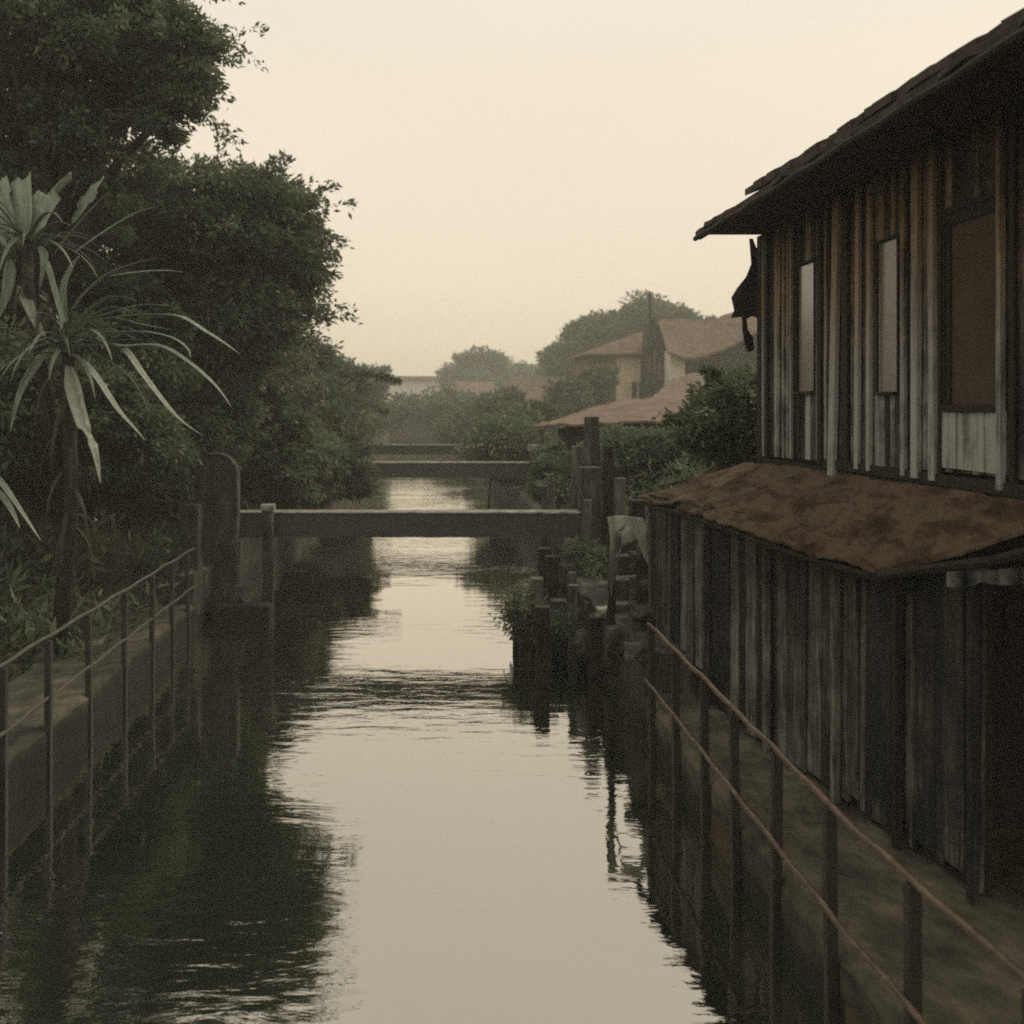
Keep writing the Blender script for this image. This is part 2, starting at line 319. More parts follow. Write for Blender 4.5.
M['darkened_deck'] = mat_noise('darkened_deck', [(.3,(.014,.016,.011)),(.5,(.05,.051,.037)),(.68,(.12,.115,.085))], (2.6,1.4,3), bump=1, bdist=.04, rough=.95); tidemark(M['darkened_deck'], .4)  # greener concrete, darkened to offset the sunlight falling on the left walkway
tag(rough_slab('walkway', -5.05, -3.93, -3, 16.6, -1, DK, M['darkened_deck']), kind='structure')
o = rough_slab('retaining_wall', -4.25, -3.9, 16.62, 100, -1, .95, M['concrete_dark'], seg=1.5, j=.05)
tag(o, 'long dark mossy canal wall along the left bank beyond the railing', 'retaining wall')
o = rough_slab('retaining_wall', 2.8, 3.15, 18.0, 100, -1, 1.0, M['concrete_dark'], seg=1, j=.05)
tag(o, 'dark canal wall on the right bank running back from the near beam', 'retaining wall')
o = rough_slab('retaining_wall', 2, 3, 11.42, 18.0, -1, .95, M['concrete_dark'], seg=.4, j=.07, edge=(lambda y: 2.42-.12*float(sstep(13,15.5,y)), lambda y: 3.3))
tag(o, 'crumbling dark stone quay wall between the right railing and the near beam', 'quay wall')

# undergrowth scattered on the banks
def scatter(name, n, xr, yr, size, mat, up=.8, keep=None, droop=0):
    X = rng.uniform(*xr, n); Y = yr[0]+(yr[1]-yr[0])*rng.random(n)**1.4
    f = np.sin(X*1.3+Y*.7)+np.sin(X*2.9-Y*1.9)+rng.normal(size=n)*.7; k = f > -.5
    if keep is not None: k &= keep(X, Y)
    X, Y = X[k], Y[k]; Z = ground_z(X, Y)+rng.random(len(X))**2*.35*size/.14
    D = rng.normal(size=(len(X),3)); D[:,2] = np.abs(D[:,2])*up+.25-droop
    Ls = size*(.5+rng.random(len(X)))
    o = leaf_object(name, np.stack([X,Y,Z],1), D, Ls, Ls*.28, mat)
    return tag(o, kind='stuff')
tag(scatter('leaf_litter', 26000, (-11,-5.2), (4,17), .15, M['undergrowth'], .5), 'brown litter and low weeds covering the near left bank', 'undergrowth')
tag(scatter('undergrowth', 60000, (-12,-4.3), (13,60), .24, M['leaf_dark'], 1.0), 'dark green undergrowth along the far left bank', 'undergrowth')
tag(scatter('weeds', 60000, (3.2,16), (14,60), .22, M['leaf_dark'], 1.0), 'green weeds spread over the right bank behind the wooden house', 'weeds')
# sprigs of weed on the wall edges
tag(scatter('grass', 5000, (-5.4,-5.0), (3,16.5), .1, M['leaf_mid'], 1.4), 'thin grass at the inner edge of the left walkway', 'grass')

# ------------------------------------------------------------------ railings
def railing(x, ys_posts, y0, y1, label, out, wob, rm='rust'):
    bx = lambda y: x+(.065*max(0,5.5-y) if x > 0 else 0)
    root = empty('railing', (x, y1, 0), label, 'railing')
    for y in ys_posts:
        p = MB(); dx = random.uniform(-.012,.012); tl = random.uniform(-.02,.02)
        w_ = .034; X = bx(y)
        p.hexa([(X+out-w_+dx,y-w_,-.45),(X+out+w_+dx,y-w_,-.45),(X+out+w_+dx,y+w_,-.45),(X+out-w_+dx,y+w_,-.45)],
               [(X+out*.6-w_+tl,y-w_,1.36),(X+out*.6+w_+tl,y-w_,1.36),(X+out*.6+w_+tl,y+w_,1.36),(X+out*.6-w_+tl,y+w_,1.36)])
        p.build('post', M['iron'], root, bevel=.006)
    for z, nm in ((1.385,'top_rail'),(.78,'lower_rail')):
        r = MB(); n = 40
        r.tube([(bx(y0+(y1-y0)*i/n)-math.copysign(.04,x) if nm=='lower_rail' and x > 0 else bx(y0+(y1-y0)*i/n)+(.045 if nm=='lower_rail' else 0)+wob*math.sin(i*.9), y0+(y1-y0)*i/n, z+.008*math.sin(i*1.7)+random.uniform(-.004,.004)) for i in range(n+1)], .021 if nm=='top_rail' else .019, 8)
        r.build(nm, M[rm], root, smooth=True)
    return root
ry = [1000*2.4/d for d in (238,262,290,322,345+0,400,478,585)]
ry = [10.9, 9.8, 8.8, 7.9, 7.0, 6.02, 5.05, 4.12, 3.2, 2.3]
railing(2.4, ry, 1.6, 10.98, 'rusty iron railing with warm brown rails on the right walkway below the boarded house', .025, .004)
railing(-3.95, [2000+0]*0+[16.2,15.2,14.1,12.85,11.5,10.26,9.2,8.1,7.0,5.9,4.8], 3.6, 16.75, 'dark iron railing on the left walkway beneath the trees', .03, .004, 'dull_iron')

# ------------------------------------------------------------------ beams across the canal
def beam(x0, x1, y, z0, z1, d, label, sag=.0, highlight=True):
    root = empty('canal_beam', ((x0+x1)/2, y, z0), label, 'beam', 'concrete beams across the canal')
    m = MB(); n = 24
    for i in range(n):
        a, b_ = x0+(x1-x0)*i/n, x0+(x1-x0)*(i+1)/n
        f = lambda i: -sag*math.sin(math.pi*i/n)+.006*math.sin(i*2.1)
        m.hexa([(a,y,z0+f(i)),(b_,y,z0+f(i+1)),(b_,y+d,z0+f(i+1)),(a,y+d,z0+f(i))], [(a,y,z1+f(i)),(b_,y,z1+f(i+1)),(b_,y+d,z1+f(i+1)),(a,y+d,z1+f(i))])
    m.build('span', M['beam'], root)
    if highlight:
        m = MB(); m.box((x0,y-.035,z1+.004),(x1,y+d+.035,z1+.028), j=.004); m.build('top_highlight', M['pale'], root)  # pale strip paints the light caught along the beam's top
    return root
beam(-3.93, 2.78, 18.5, 1.33, 1.77, .42, 'nearest dark concrete beam across the canal, with a thin pale strip for the highlight on top')
beam(-4.0, 3.35, 33, 1.38, 1.86, .42, 'middle concrete beam across the canal, beyond the nearest one')
beam(-3.95, 3.4, 47, 1.45, 1.88, .42, 'farthest and thinnest beam across the canal, in the haze')

# ------------------------------------------------------------------ pillars and posts
def pillar(name, x, y, w_, d, z0, z1, mat, label, cat, tilt=0, top=None, group=None, j=.02, seg=8):
    m = MB(); rows = []
    for i in range(seg+1):
        t = i/seg; z = z0+(z1-z0)*t; ww = w_/2*(1-.1*t); q = lambda: random.uniform(-j,j)
        rows.append([(x-ww+tilt*t+q(),y-d/2+q(),z),(x+ww+tilt*t+q(),y-d/2+q(),z),(x+ww+tilt*t+q(),y+d/2+q(),z),(x-ww+tilt*t+q(),y+d/2+q(),z)])
    for i in range(seg): m.add(rows[i]+rows[i+1], [(k,(k+1)%4,4+(k+1)%4,4+k) for k in range(4)])
    m.add(rows[0], [(0,3,2,1)]); m.add([(p[0],p[1],p[2]) for p in rows[-1]], [(0,1,2,3)])
    if top is None:
        o = m.build(name, mat, bevel=.012); return tag(o, label, cat, group)
    root = empty(name, (x,y,z0), label, cat, group); m.build('shaft', mat, root, bevel=.012)
    c = MB(); c.box((x+tilt-w_*.6,y-d*.6,z1+.003),(x+tilt+w_*.6,y+d*.6,z1+.003+top), j=.01); c.build('cap', M['pale'], root, bevel=.01)
    return root
G = 'worn piles and pillars along the canal'
# right side
pillar('pillar', 2.98, 18.7, .42, .45, -.8, 2.62, M['concrete_dark'], 'stout mossy pillar carrying the right end of the nearest beam', 'pillar', group=G)
pillar('pillar', 3.22, 19.6, .3, .3, .2, 3.55, M['concrete_dark'], 'tall pale streaked pillar rising just behind the right end of the nearest beam', 'pillar', tilt=-.06, group=G)
pillar('post', 2.93, 20.2, .2, .2, -.8, 2.95, M['pale2'], 'short weathered white post left of the tall streaked pillar', 'post', tilt=.02, group=G)
pillar('post', 3.5, 32.6, .5, .4, -.8, 2.28, M['concrete_dark'], 'dark white capped post at the right end of the middle beam', 'post', top=.2, group=G)
for (px,top,Y,w_,mt,lab,tl) in [(561,474,21,.16,'pale2','curved leaning grey post between the near and middle beams',-.25),(608,446,19.2,.2,'wood_dark','dark post standing right of the tall streaked pillar',.03),(622,478,17.6,.16,'pale2','short grey post above the pale rag',-.04),
        (545,486,22.5,.22,'concrete_dark','squat dark post by the water past the nearest beam',.02),(634,500,15.6,.2,'wood_dark','black post between the pale rag and the corner of the skirt roof',.05),(586,500,17.2,.16,'pale2','thin pale post in front of the stout pillar',.02)]:
    x,y,z = pt(px,top,Y); pillar('post', x, y, w_, w_, -.2, z, M[mt], lab, 'post', tilt=tl, j=.03, group=G)
for i,(y,z,x0) in enumerate([(13.6,1.05,2.5),(14.1,1.3,2.62),(14.7,1.55,2.75),(15.4,1.8,2.9)]):
    m = MB(); m.box((x0,y,.4),(x0+.9,y+.5,z), j=.035); tag(m.build('stone_step', M['concrete_dark'], bevel=.03), ['lowest','second','third','topmost'][i]+' worn stone step climbing from the quay behind the pale rag', 'step', 'steps up from the quay')
# left side
m = MB(); prof = [(-4.24,-.8)]+[(-3.86+.38*math.cos(a), 2.5+.40*math.sin(a)) for a in np.linspace(math.pi,0,15)]+[(-3.48,-.8)]
n = len(prof); m.add([(a,18.0,c) for a,c in prof]+[(a,18.36,c) for a,c in prof], [tuple(range(n)), tuple(range(n,2*n))[::-1]]+[(i,(i+1)%n,n+(i+1)%n,n+i) for i in range(n)])
ap = empty('arched_pillar', (-3.86,18.2,-.8), 'round topped stone pillar holding the left end of the nearest beam', 'pillar')
m.build('slab', M['concrete_dark'], ap, bevel=.03)
m = MB(); m.tube([(-3.86+.39*math.cos(a), 17.985, 2.5+.41*math.sin(a)) for a in np.linspace(math.pi*.62,0,14)]+[(-3.47,17.985,z) for z in (2.3,2.0,1.8)], .03, 6, jit=.2); m.build('rim', M['pale2'], ap, smooth=True)
pillar('pillar', -4.15, 17.4, .28, .3, -.8, 2.05, M['concrete_dark'], 'narrow square pillar where the left railing ends', 'pillar', group=G, tilt=.03)
pillar('post', -2.95, 18.2, .2, .22, -.8, 1.86, M['concrete_dark'], 'white capped grey post in the water under the left half of the nearest beam', 'post', top=.11, group=G)
pillar('pile', -3.4, 17.5, .26, .22, -.8, .62, M['concrete_dark'], 'broken stub pile in the water in front of the round topped pillar', 'pile', group=G, tilt=.05, j=.05)
m = MB(); m.box((-3.86,17.3,-.6),(-2.85,18.0,.28), j=.08); tag(m.build('stone_block', M['concrete_dark'], bevel=.05), 'low broken stone footing in the water beneath the left end of the nearest beam', 'stone block')
# ruined landing on the right, 15 m out
lb = ['leaning outer timber pile at the water end of the ruined landing','short outer pile of the ruined landing, stained white','tall middle pile of the ruined landing','thick broken pile in the middle of the ruined landing','thin inner pile of the ruined landing','low inner stub pile beside the quay wall','pale split pile near the quay wall']
lb += ['crooked dark pile between the outer piles of the ruined landing','dark rear pile of the ruined landing below the beam','stocky front pile of the ruined landing, leaning left','slim rear pile of the ruined landing nearest the pillar','blackened front pile close to the quay wall']
for i,(px,top,Y,w_,mt,tl) in enumerate([(520,590,15.9,.16,'concrete_dark',-.05),(534,578,15.4,.2,'pale2',.04),(552,556,16.3,.18,'wood_dark',0),(556,600,15.1,.26,'concrete_dark',.05),(574,572,15.6,.13,'pale2',-.03),(588,602,14.7,.22,'concrete_dark',.02),(570,585,14.6,.12,'pale2',.05),(528,604,14.9,.2,'wood_dark',-.04),(543,548,17.0,.2,'wood_dark',.02),(546,606,14.3,.24,'wood_dark',-.06),(580,548,17.2,.2,'concrete_dark',.02),(598,616,13.9,.26,'wood_dark',0)]):
    if mt == 'pale2' and 'pale2' not in M: M['pale2'] = mat_noise('limewashed_timber', [(.35,(.04,.042,.035)),(.6,(.16,.17,.145)),(.8,(.34,.35,.31))], (9,9,1.6), bump=.6)
    x,y,z = pt(px, top, Y); pillar('pile', x, y, w_, w_, -.8, z, M[mt], lb[i], 'pile', tilt=tl, j=.03, group='piles of the ruined landing')
m = MB()
for i in range(6): m.box((1.45+i*.2,14.9+random.uniform(-.1,.1),.42+.05*i),(1.62+i*.2,16.6+random.uniform(-.2,.2),.48+.05*i), j=.03)
tag(m.build('landing_deck', M['wood_dark']), 'sagging dark plank deck of the ruined landing on the right', 'landing')
RB = ['mossy block at the outer front of the ruined landing','tilted slab against the middle piles','dark boulder at the foot of the inner piles','pale chipped block on the edge of the quay wall','square block on the quay wall under the rag','long broken step below the brick stack','upper broken step beside the brick stack','round dark boulder under the stout pillar','flat slab between the ruined landing and the near beam','small rubble lump at the railing end']
for i,(px,py,Y,wx,wz,mt) in enumerate([(530,640,15.0,.34,.3,'concrete_dark'),(560,625,15.0,.3,.4,'pale2'),(590,645,14.2,.45,.4,'concrete_dark'),(604,612,13.6,.22,.14,'pale'),(617,640,12.6,.3,.35,'concrete_dark'),(652,612,12.75,.5,.16,'concrete_dark'),(655,585,13.0,.4,.16,'concrete_dark'),(580,585,17.4,.6,.5,'concrete_dark'),(560,590,17.6,.5,.35,'concrete_dark'),(636,652,11.5,.25,.2,'pale2')]):
    x,y,z = pt(px,py,Y); bm = bmesh.new(); bmesh.ops.create_icosphere(bm, subdivisions=3, radius=1)
    for v in bm.verts:
        c = v.co; k = max(abs(c.x),abs(c.y),abs(c.z)); c /= (k**.75); c *= 1+.10*math.sin(c.x*5+i*2)*math.cos(c.z*4+i)+random.uniform(-.03,.03)
        v.co = Vector((x+c.x*wx/2, y+c.y*wx*.5, z+c.z*wz/2-(.0)))
    me = bpy.data.meshes.new('stone_block'); bm.to_mesh(me); bm.free(); tag(link('stone_block', me, M[mt]), RB[i], 'stone block', 'broken masonry of the ruined landing')
# brick pier beside the quay
m = MB()
for r in range(12):
    z = .9+r*.085; n = 4
    for k in range(n):
        xo = 2.66+k*.2+(.1 if r%2 else 0); 
        if r > 9 and k > 1: continue
        m.box((xo,13.05+random.uniform(-.02,.02),z),(xo+.19,13.4,z+.075), t=random.random(), j=.006)
tag(m.build('brick_pier', M['brick']), 'stack of dark bricks beside the far corner of the boarded lower wall', 'brick pier')
# frame post with the cloth
pillar('post', 2.36, 13.0, .1, .1, .3, 2.28, M['wood_dark'], 'dark stake with a pale rag hanging over it beyond the right railing', 'post')
m = MB(); g = []
for i in range(15):                              # over the bar and down both sides
    t = i/14; row = []
    for k in range(9):
        s = k/8; x = 2.28+.46*s
        drop = 1.05*(1-s*1.25) if s < .55 else .42+.25*math.sin(s*9)
        drop = max(drop, .3)
        dz = t*drop; y = 12.86-.05*math.sin(t*3)-.025*math.sin(s*22+t*2)
        x2 = x+t*(.16*(s>.5)*s)+.02*math.sin(t*7)-(s-.2)*.18*t*(s<.55)
        row.append((x2, y, 2.36-.05*abs(s-.4)-dz))
    g.append(row)
vs = [p for r in g for p in r]; vs2 = [(a,b_+.015,c) for a,b_,c in vs]; K = len(vs)
hole = lambda i,k: (4 <= i <= 11 and k in (2,3)) or (i > 8 and k == 5)
live = [(i,k) for i in range(14) for k in range(8) if not hole(i,k)]; fs = []
for (i,k) in live:
    q = (i*9+k,i*9+k+1,(i+1)*9+k+1,(i+1)*9+k); fs += [q, tuple(K+a for a in q)[::-1]]
    for (di,dk,a,b_) in ((-1,0,0,1),(0,1,1,2),(1,0,2,3),(0,-1,3,0)):
        if (i+di,k+dk) not in live: fs.append((q[a],q[b_],K+q[b_],K+q[a]))
m.add(vs+vs2, fs); tag(m.build('rag', M['cloth'], smooth=True), 'torn pale rag hanging over the dark stake beyond the right railing', 'rag')

# ------------------------------------------------------------------ the boarded house
WX = 3.9
house = empty('boarded_house', (WX, 8, 0), 'old boarded two storey house with a rusty skirt roof beside the right walkway', 'house')
wins = [(10.10,10.57,H+.14,H+1.46),(8.30,8.67,H+.11,H+1.40),(6.81,7.53,H+.0,H+1.43)]
def boards(A, B, zlo, zhi, wmin, wmax, th, gap=.008, holes=(), skew=.008, missing=.0, raise_=None, tint=None):
    """upright boards along the line A-B; +n points to the canal"""
    m = MB(); A = Vector((*A,0)); B = Vector((*B,0)); Ln = (B-A).length; u = (B-A)/Ln; nrm = Vector((-u.y,u.x,0))
    if nrm.x > 0: nrm = -nrm
    s = 0
    while s < Ln:
        wd = min(random.uniform(wmin,wmax), Ln-s)
        if wd < .02: break
        if random.random() >= missing:
            off = random.uniform(0,.022); tt = random.random() if tint is None else tint(s)
            p0 = A+u*s+nrm*off; p1 = A+u*(s+wd-gap)+nrm*(off+random.uniform(-.006,.006)); bk = -nrm*th
            k0 = random.uniform(-skew,skew); k1 = random.uniform(-skew,skew)
            a = zlo(p0.y) if callable(zlo) else zlo; b_ = zhi(p0.y) if callable(zhi) else zhi
            if raise_: a += raise_(s)
            segs = [(a,b_)]
            for (y0,y1,za,zb) in holes:
                lo, hi = min(p0.y,p1.y), max(p0.y,p1.y)
                if hi > y0+.02 and lo < y1-.02: segs = [q for (c,d) in segs for q in ((c,min(d,za)),(max(c,zb),d)) if q[1]-q[0] > .02]
            for (c,d) in segs:
                sh = lambda z, k: u*(k*(z-a))
                f = lambda p, z, k: tuple(p+sh(z,k)+Vector((0,0,z)))
                m.hexa([f(p0,c,k0),f(p1,c,k1),f(p1+bk,c,k1),f(p0+bk,c,k0)], [f(p0,d,k0),f(p1,d,k1),f(p1+bk,d,k1),f(p0+bk,d,k0)], tt)
        s += wd
    return m
pl_lo = lambda y: 3.18+.11*max(0,min(1,(11.9-y)/5))
boards((WX,3.0),(WX,11.72), pl_lo, 5.78, .07, .19, .025, holes=wins, gap=.006).build('wall', M['upper_wood'], house)
m = MB(); 
for (y0,y1,z0,z1) in ((3.0,11.72,3.05,5.78),): m.box((WX+.05,y0,z0),(WX+.1,y1,z1))
m.build('gap_backing', M['wood_dark'], house)  # added dark sheet that makes the gaps between boards look shaded
boards((WX+.11,11.74),(8.2,11.74), 2.0, 6.0, .14, .22, .025).build('end_wall', M['upper_wood'], house)
m = MB(); m.box((WX-.03,11.725,1.9),(WX+.1,11.84,5.77)); m.build('corner_post', M['wood_dark'], house)
m = MB(); m.box((WX-.02,3.0,3.10),(WX+.12,11.70,3.17)); m.box((WX-.045,3.0,3.175),(WX-.026,9.8,3.26), j=.008); m.build('sill_beam', M['wood_dark'], house)
# battens and posts standing proud; some dark strips stand in for shaded gaps
def yy(px): return WX/((px-430)/1000)
for px, w_, th, z0, z1, tl, mt in [(770,.1,.03,3.2,5.765,0,'wood_dark'),(787,.05,.025,3.2,5.75,.01,'upper_wood'),(824,.1,.03,3.2,5.765,0,'wood_dark'),(837,.13,.045,3.05,5.75,.13,'upper_wood'),
        (850,.12,.03,3.2,5.765,0,'wood_dark'),(862,.08,.035,3.2,5.75,.03,'upper_wood'),(874,.07,.035,3.2,5.7,.02,'upper_wood'),(909,.06,.035,3.2,5.75,0,'upper_wood'),(922,.1,.045,3.2,5.765,.01,'upper_wood'),
        (939,.08,.04,3.2,5.765,-.01,'upper_wood'),(945,.04,.02,3.2,5.765,0,'wood_dark'),(1008,.05,.045,3.2,5.765,.0,'upper_wood'),(1019,.05,.025,3.2,5.765,0,'wood_dark'),(795,.04,.03,3.2,5.75,0,'upper_wood')]:
    y = yy(px); m = MB(); x0 = WX-.026-th
    m.hexa([(x0,y-w_/2,z0),(WX-.027,y-w_/2,z0),(WX-.027,y+w_/2,z0),(x0,y+w_/2,z0)], [(x0,y-w_/2-tl,z1),(WX-.027,y-w_/2-tl,z1),(WX-.027,y+w_/2-tl,z1),(x0,y+w_/2-tl,z1)], random.uniform(.62,.95))
    m.build('batten_or_gap', M[mt], house, bevel=.004)
# low panel boards under the large window, paler
boards((WX-.03,6.72),(WX-.03,7.6), 3.31, 3.74, .07,.12,.02, tint=lambda s: random.uniform(.6,1)).build('apron_panel', M['upper_wood'], house)
for i,(y0,y1,z0,z1) in enumerate(wins):
    fr_ = MB(); big = i == 2; e = .05 if big else .025; xo = WX-.03
    fr_.box((xo,y0-e,z0-e),(WX+.05,y0,z1+e)); fr_.box((xo,y1,z0-e),(WX+.05,y1+e,z1+e))
    fr_.box((xo,y0+.001,z1),(WX+.05,y1-.001,z1+e)); fr_.box((xo-.03,y0+.001,z0-e),(WX+.05,y1-.001,z0))
    f = fr_.build('window', M['wood_dark'], house, bevel=.004)
    p = MB(); p.box((WX+.0,y0+.003,z0+.003),(WX+.02,y1-.003,z1-.003)); p.build('screen' if big else 'pane', M['screen'] if big else M['glass'], f)
    if big:
        q = MB(); q.box((WX-.018,y0+.004,z0+.01),(WX-.002,y0+.06,z1-.004)); q.box((WX-.018,y1-.06,z0+.01),(WX-.002,y1-.004,z1-.004)); q.box((WX-.02,y0+.061,z1-.09),(WX-.002,y1-.061,z1-.006)); q.build('sash', M['wood_dark'], f)
# soffit, main roof, tiles
m = MB(); m.box((3.20,2.6,5.785),(8.9,11.78,5.825)); m.build('soffit', M['wood_dark'], house)
def roof_plane(x, t=0): return 5.835+(x-3.15)*.47
m = MB(); g = []
for i in range(60):
    y = 11.82-9.3*i/59; row = []
    for k in range(14):
        t = k/13; x = 3.13+3.5*t; row.append((x+(.02*math.sin(i*1.3)+random.uniform(-.012,.012) if k == 0 else 0), y, roof_plane(x)+.012*math.sin(i*2.7+k)+.02*math.sin(i*.35)))
    g.append(row)
m.sheet(g, .045); 
g2 = [[(6.66+3.2*k/6, 11.82-9.3*i/20, roof_plane(6.64)-.47*3.2*k/6) for k in range(7)] for i in range(21)]
m.sheet(g2, .05); roof = m.build('roof', M['roof_tile'], house)
m = MB()
y = 10.0
while y > 2.6:                                    # thick old tile course from 10 m inwards, uneven at the eave
    wd = random.uniform(.16,.3)
    for r in range(7):
        x0 = 3.15+r*.5+random.uniform(-.02,.025); lift = .02+.028*max(0,(y-3)/7)+.006*random.random()+(.012*math.sin(y*2.1))
        th = random.uniform(.035,.06)*(.35+.65*max(0,(y-3)/7)); sk = random.uniform(-.012,.012)
        za, zb = roof_plane(x0)+lift, roof_plane(x0+.56)+lift-.03
        m.hexa([(x0,y-wd,za-.03),(x0+.56,y-wd,zb-.03),(x0+.56,y-.004,zb-.03+sk),(x0,y-.004,za-.03+sk)], [(x0,y-wd,za+th),(x0+.56,y-wd,zb+th),(x0+.56,y-.004,zb+th+sk),(x0,y-.004,za+th+sk)], random.random())
    y -= wd
m.build('tile_course', M['roof_tile'], roof)
m = MB(); m.box((3.14,2.6,5.73),(3.195,11.8,5.83), j=.0); m.tube([(3.13,11.8-9.2*i/30,5.74+.01*math.sin(i*1.9)) for i in range(31)], .03, 7); m.build('eave_board', M['wood_dark'], house)
# lower storey
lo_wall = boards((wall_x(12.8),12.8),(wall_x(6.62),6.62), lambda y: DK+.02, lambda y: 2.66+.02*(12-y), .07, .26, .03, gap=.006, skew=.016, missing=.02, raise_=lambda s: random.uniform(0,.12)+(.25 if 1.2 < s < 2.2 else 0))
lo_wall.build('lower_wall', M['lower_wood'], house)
m = MB()
for (ya,yb) in ((6.7,12.8),): m.hexa([(wall_x(ya)+.06,ya,.3),(wall_x(yb)+.06,yb,.3),(wall_x(yb)+.12,yb,.3),(wall_x(ya)+.12,ya,.3)], [(wall_x(ya)+.06,ya,2.75),(wall_x(yb)+.06,yb,2.62),(wall_x(yb)+.12,yb,2.62),(wall_x(ya)+.12,ya,2.75)])
m.build('lower_gap_backing', M['wood_dark'], house)  # added dark backing, so the lower board gaps read as shade
for y in (6.62,7.45,8.3,9.5,10.9): 
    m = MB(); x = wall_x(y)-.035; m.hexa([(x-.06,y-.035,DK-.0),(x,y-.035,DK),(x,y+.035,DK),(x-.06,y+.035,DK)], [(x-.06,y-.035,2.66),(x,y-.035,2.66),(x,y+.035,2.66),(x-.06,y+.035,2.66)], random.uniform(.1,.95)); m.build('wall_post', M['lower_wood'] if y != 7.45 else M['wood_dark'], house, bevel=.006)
boards((3.6,8.2),(8.2,8.4), .3, 2.88, .12,.22,.03).build('dark_recess_wall', M['wood_dark'], house)  # dark boards added to keep the open end of the lower storey black
boards((wall_x(12.8)+.03,12.84),(8.2,12.95), .3, 2.6, .12,.22,.03).build('far_end_wall', M['lower_wood'], house)
m = MB(); m.box((WX+.02,3.0,2.9),(8.2,11.7,3.06)); m.build('floor', M['wood_dark'], house)
for (x,y) in ((4.2,3.4),(8.0,3.4)):
    m = MB(); m.box((x-.08,y-.08,.2),(x+.08,y+.08,2.9)); m.build('stilt', M['wood_dark'], house)
# skirt roof
def eave(t):                                      # t 0 at far corner, 1 near corner
    a = [(2.69,13.3,2.56),(2.85,11.6,2.60),(2.98,10.0,2.585),(3.14,8.6,2.55),(3.30,7.3,2.57)]
    f = t*4; i = min(3,int(f)); u = f-i
    return Vector(a[i]).lerp(Vector(a[i+1]), u)
def inner(t):
    a = [(3.86,12.3,3.06),(3.86,10.9,3.1),(3.86,9.4,3.12),(3.86,7.7,3.13),(3.86,5.9,3.15)]
    f = t*4; i = min(3,int(f)); u = f-i
    return Vector(a[i]).lerp(Vector(a[i+1]), u)
NI, NJ = 100, 22; g = []
for i in range(NI):
    t = i/(NI-1); e = eave(t); n_ = inner(t); row = []
    e = e+Vector((.018*math.sin(i*.9)+random.uniform(-.012,.012), 0, .012*math.sin(i*.37)+random.uniform(-.006,.006)))
    for j in range(NJ):
        s = j/(NJ-1); p = e.lerp(n_, s); p.z += -.03*math.sin(math.pi*s)+.004*math.sin(i*.31+j*.5)+.005*math.sin(i*.13-j*.4)+random.uniform(-.0025,.0025)+(.016*((i+(j//11)*6)%13)/13 if True else 0)+(-.014 if j > 10 else 0)*-1
        row.append(tuple(p))
    g.append(row)
def hole2(i,j):
    def near(px,py,rx,ry):
        p = g[i][j]; X = 430+1000*p[0]/p[1]; Yp = 405-1000*(p[2]-H)/p[1]
        return ((X-px)/rx)**2+((Yp-py)/ry)**2 < 1
    return near(679,503,11,3.4) or near(697,507,5,2.5) or near(706,507,5,3.4)
m = MB(); m.sheet(g, .022, skip=hole2, tfun=lambda i,j: random.random()); m.build('skirt_roof', M['rust_roof'], house)
m = MB(); m.tube([tuple(eave(t/12)+Vector((.05,0,-.07))) for t in range(13)], .03, 6); m.build('eave_pole', M['wood_dark'], house)
m = MB(); m.sheet([[(3.05+.9*k/8+.02*i,13.35-.9*k/8-.1*i+.02*math.sin(k),2.70+.30*k/8+.02*i) for k in range(9)] for i in range(4)], .03); m.build('roof_flap', M['rust_roof'], house)
m = MB(); m.tube([(3.28,7.3,2.53),(3.45,6.85,2.66),(3.6,6.4,2.78),(3.82,5.95,2.98)], .035, 7); m.build('verge_pole', M['wood_dark'], house)
# board at the near verge, lying under the roof edge
m = MB(); g = [[(3.46+.055*k, 6.7-.11*k, 2.66+.026*k-i*(.02+.003*math.sin(k*2.2))+.004*math.sin(k*2+i)+random.uniform(-.004,.004)) for k in range(9)] for i in range(5)]
m.sheet(g, .02); tag(m.build('tin_scrap', M['grey_tin']), 'scrap of grey tin wedged under the near edge of the rusty skirt roof', 'tin sheet')
# torn sheet hanging from the far corner of the eave
def cut(name, pts, Y, th, mat, label, cat):
    m = MB(); n = len(pts); P0 = [pt(a,b_,Y) for a,b_ in pts]
    m.add([(x,y+.04*math.sin(z*9),z) for x,y,z in P0]+[(x,y+th+.04*math.sin(z*9),z) for x,y,z in P0], [tuple(range(n)),tuple(range(n,2*n))[::-1]]+[(i,(i+1)%n,n+(i+1)%n,n+i) for i in range(n)])
    return tag(m.build(name, mat), label, cat)
cut('torn_sheet', [(751,238),(754,238),(757,247),(763,256),(759,262),(758,318),(752,316),(746,319),(741,317),(731,318),(735,310),(733,297),(738,288),(746,277),(751,264)], 11.95, .03, M['wood_dark'], 'torn dark sheet hanging from the far corner of the house eave', 'torn sheet')
cut('hanging_strip', [(742,318),(746,318),(747,330),(753,338),(755,350),(749,352),(745,342),(742,330)], 11.97, .03, M['wood_dark'], 'curled strip dangling below the torn sheet at the house corner', 'strip')

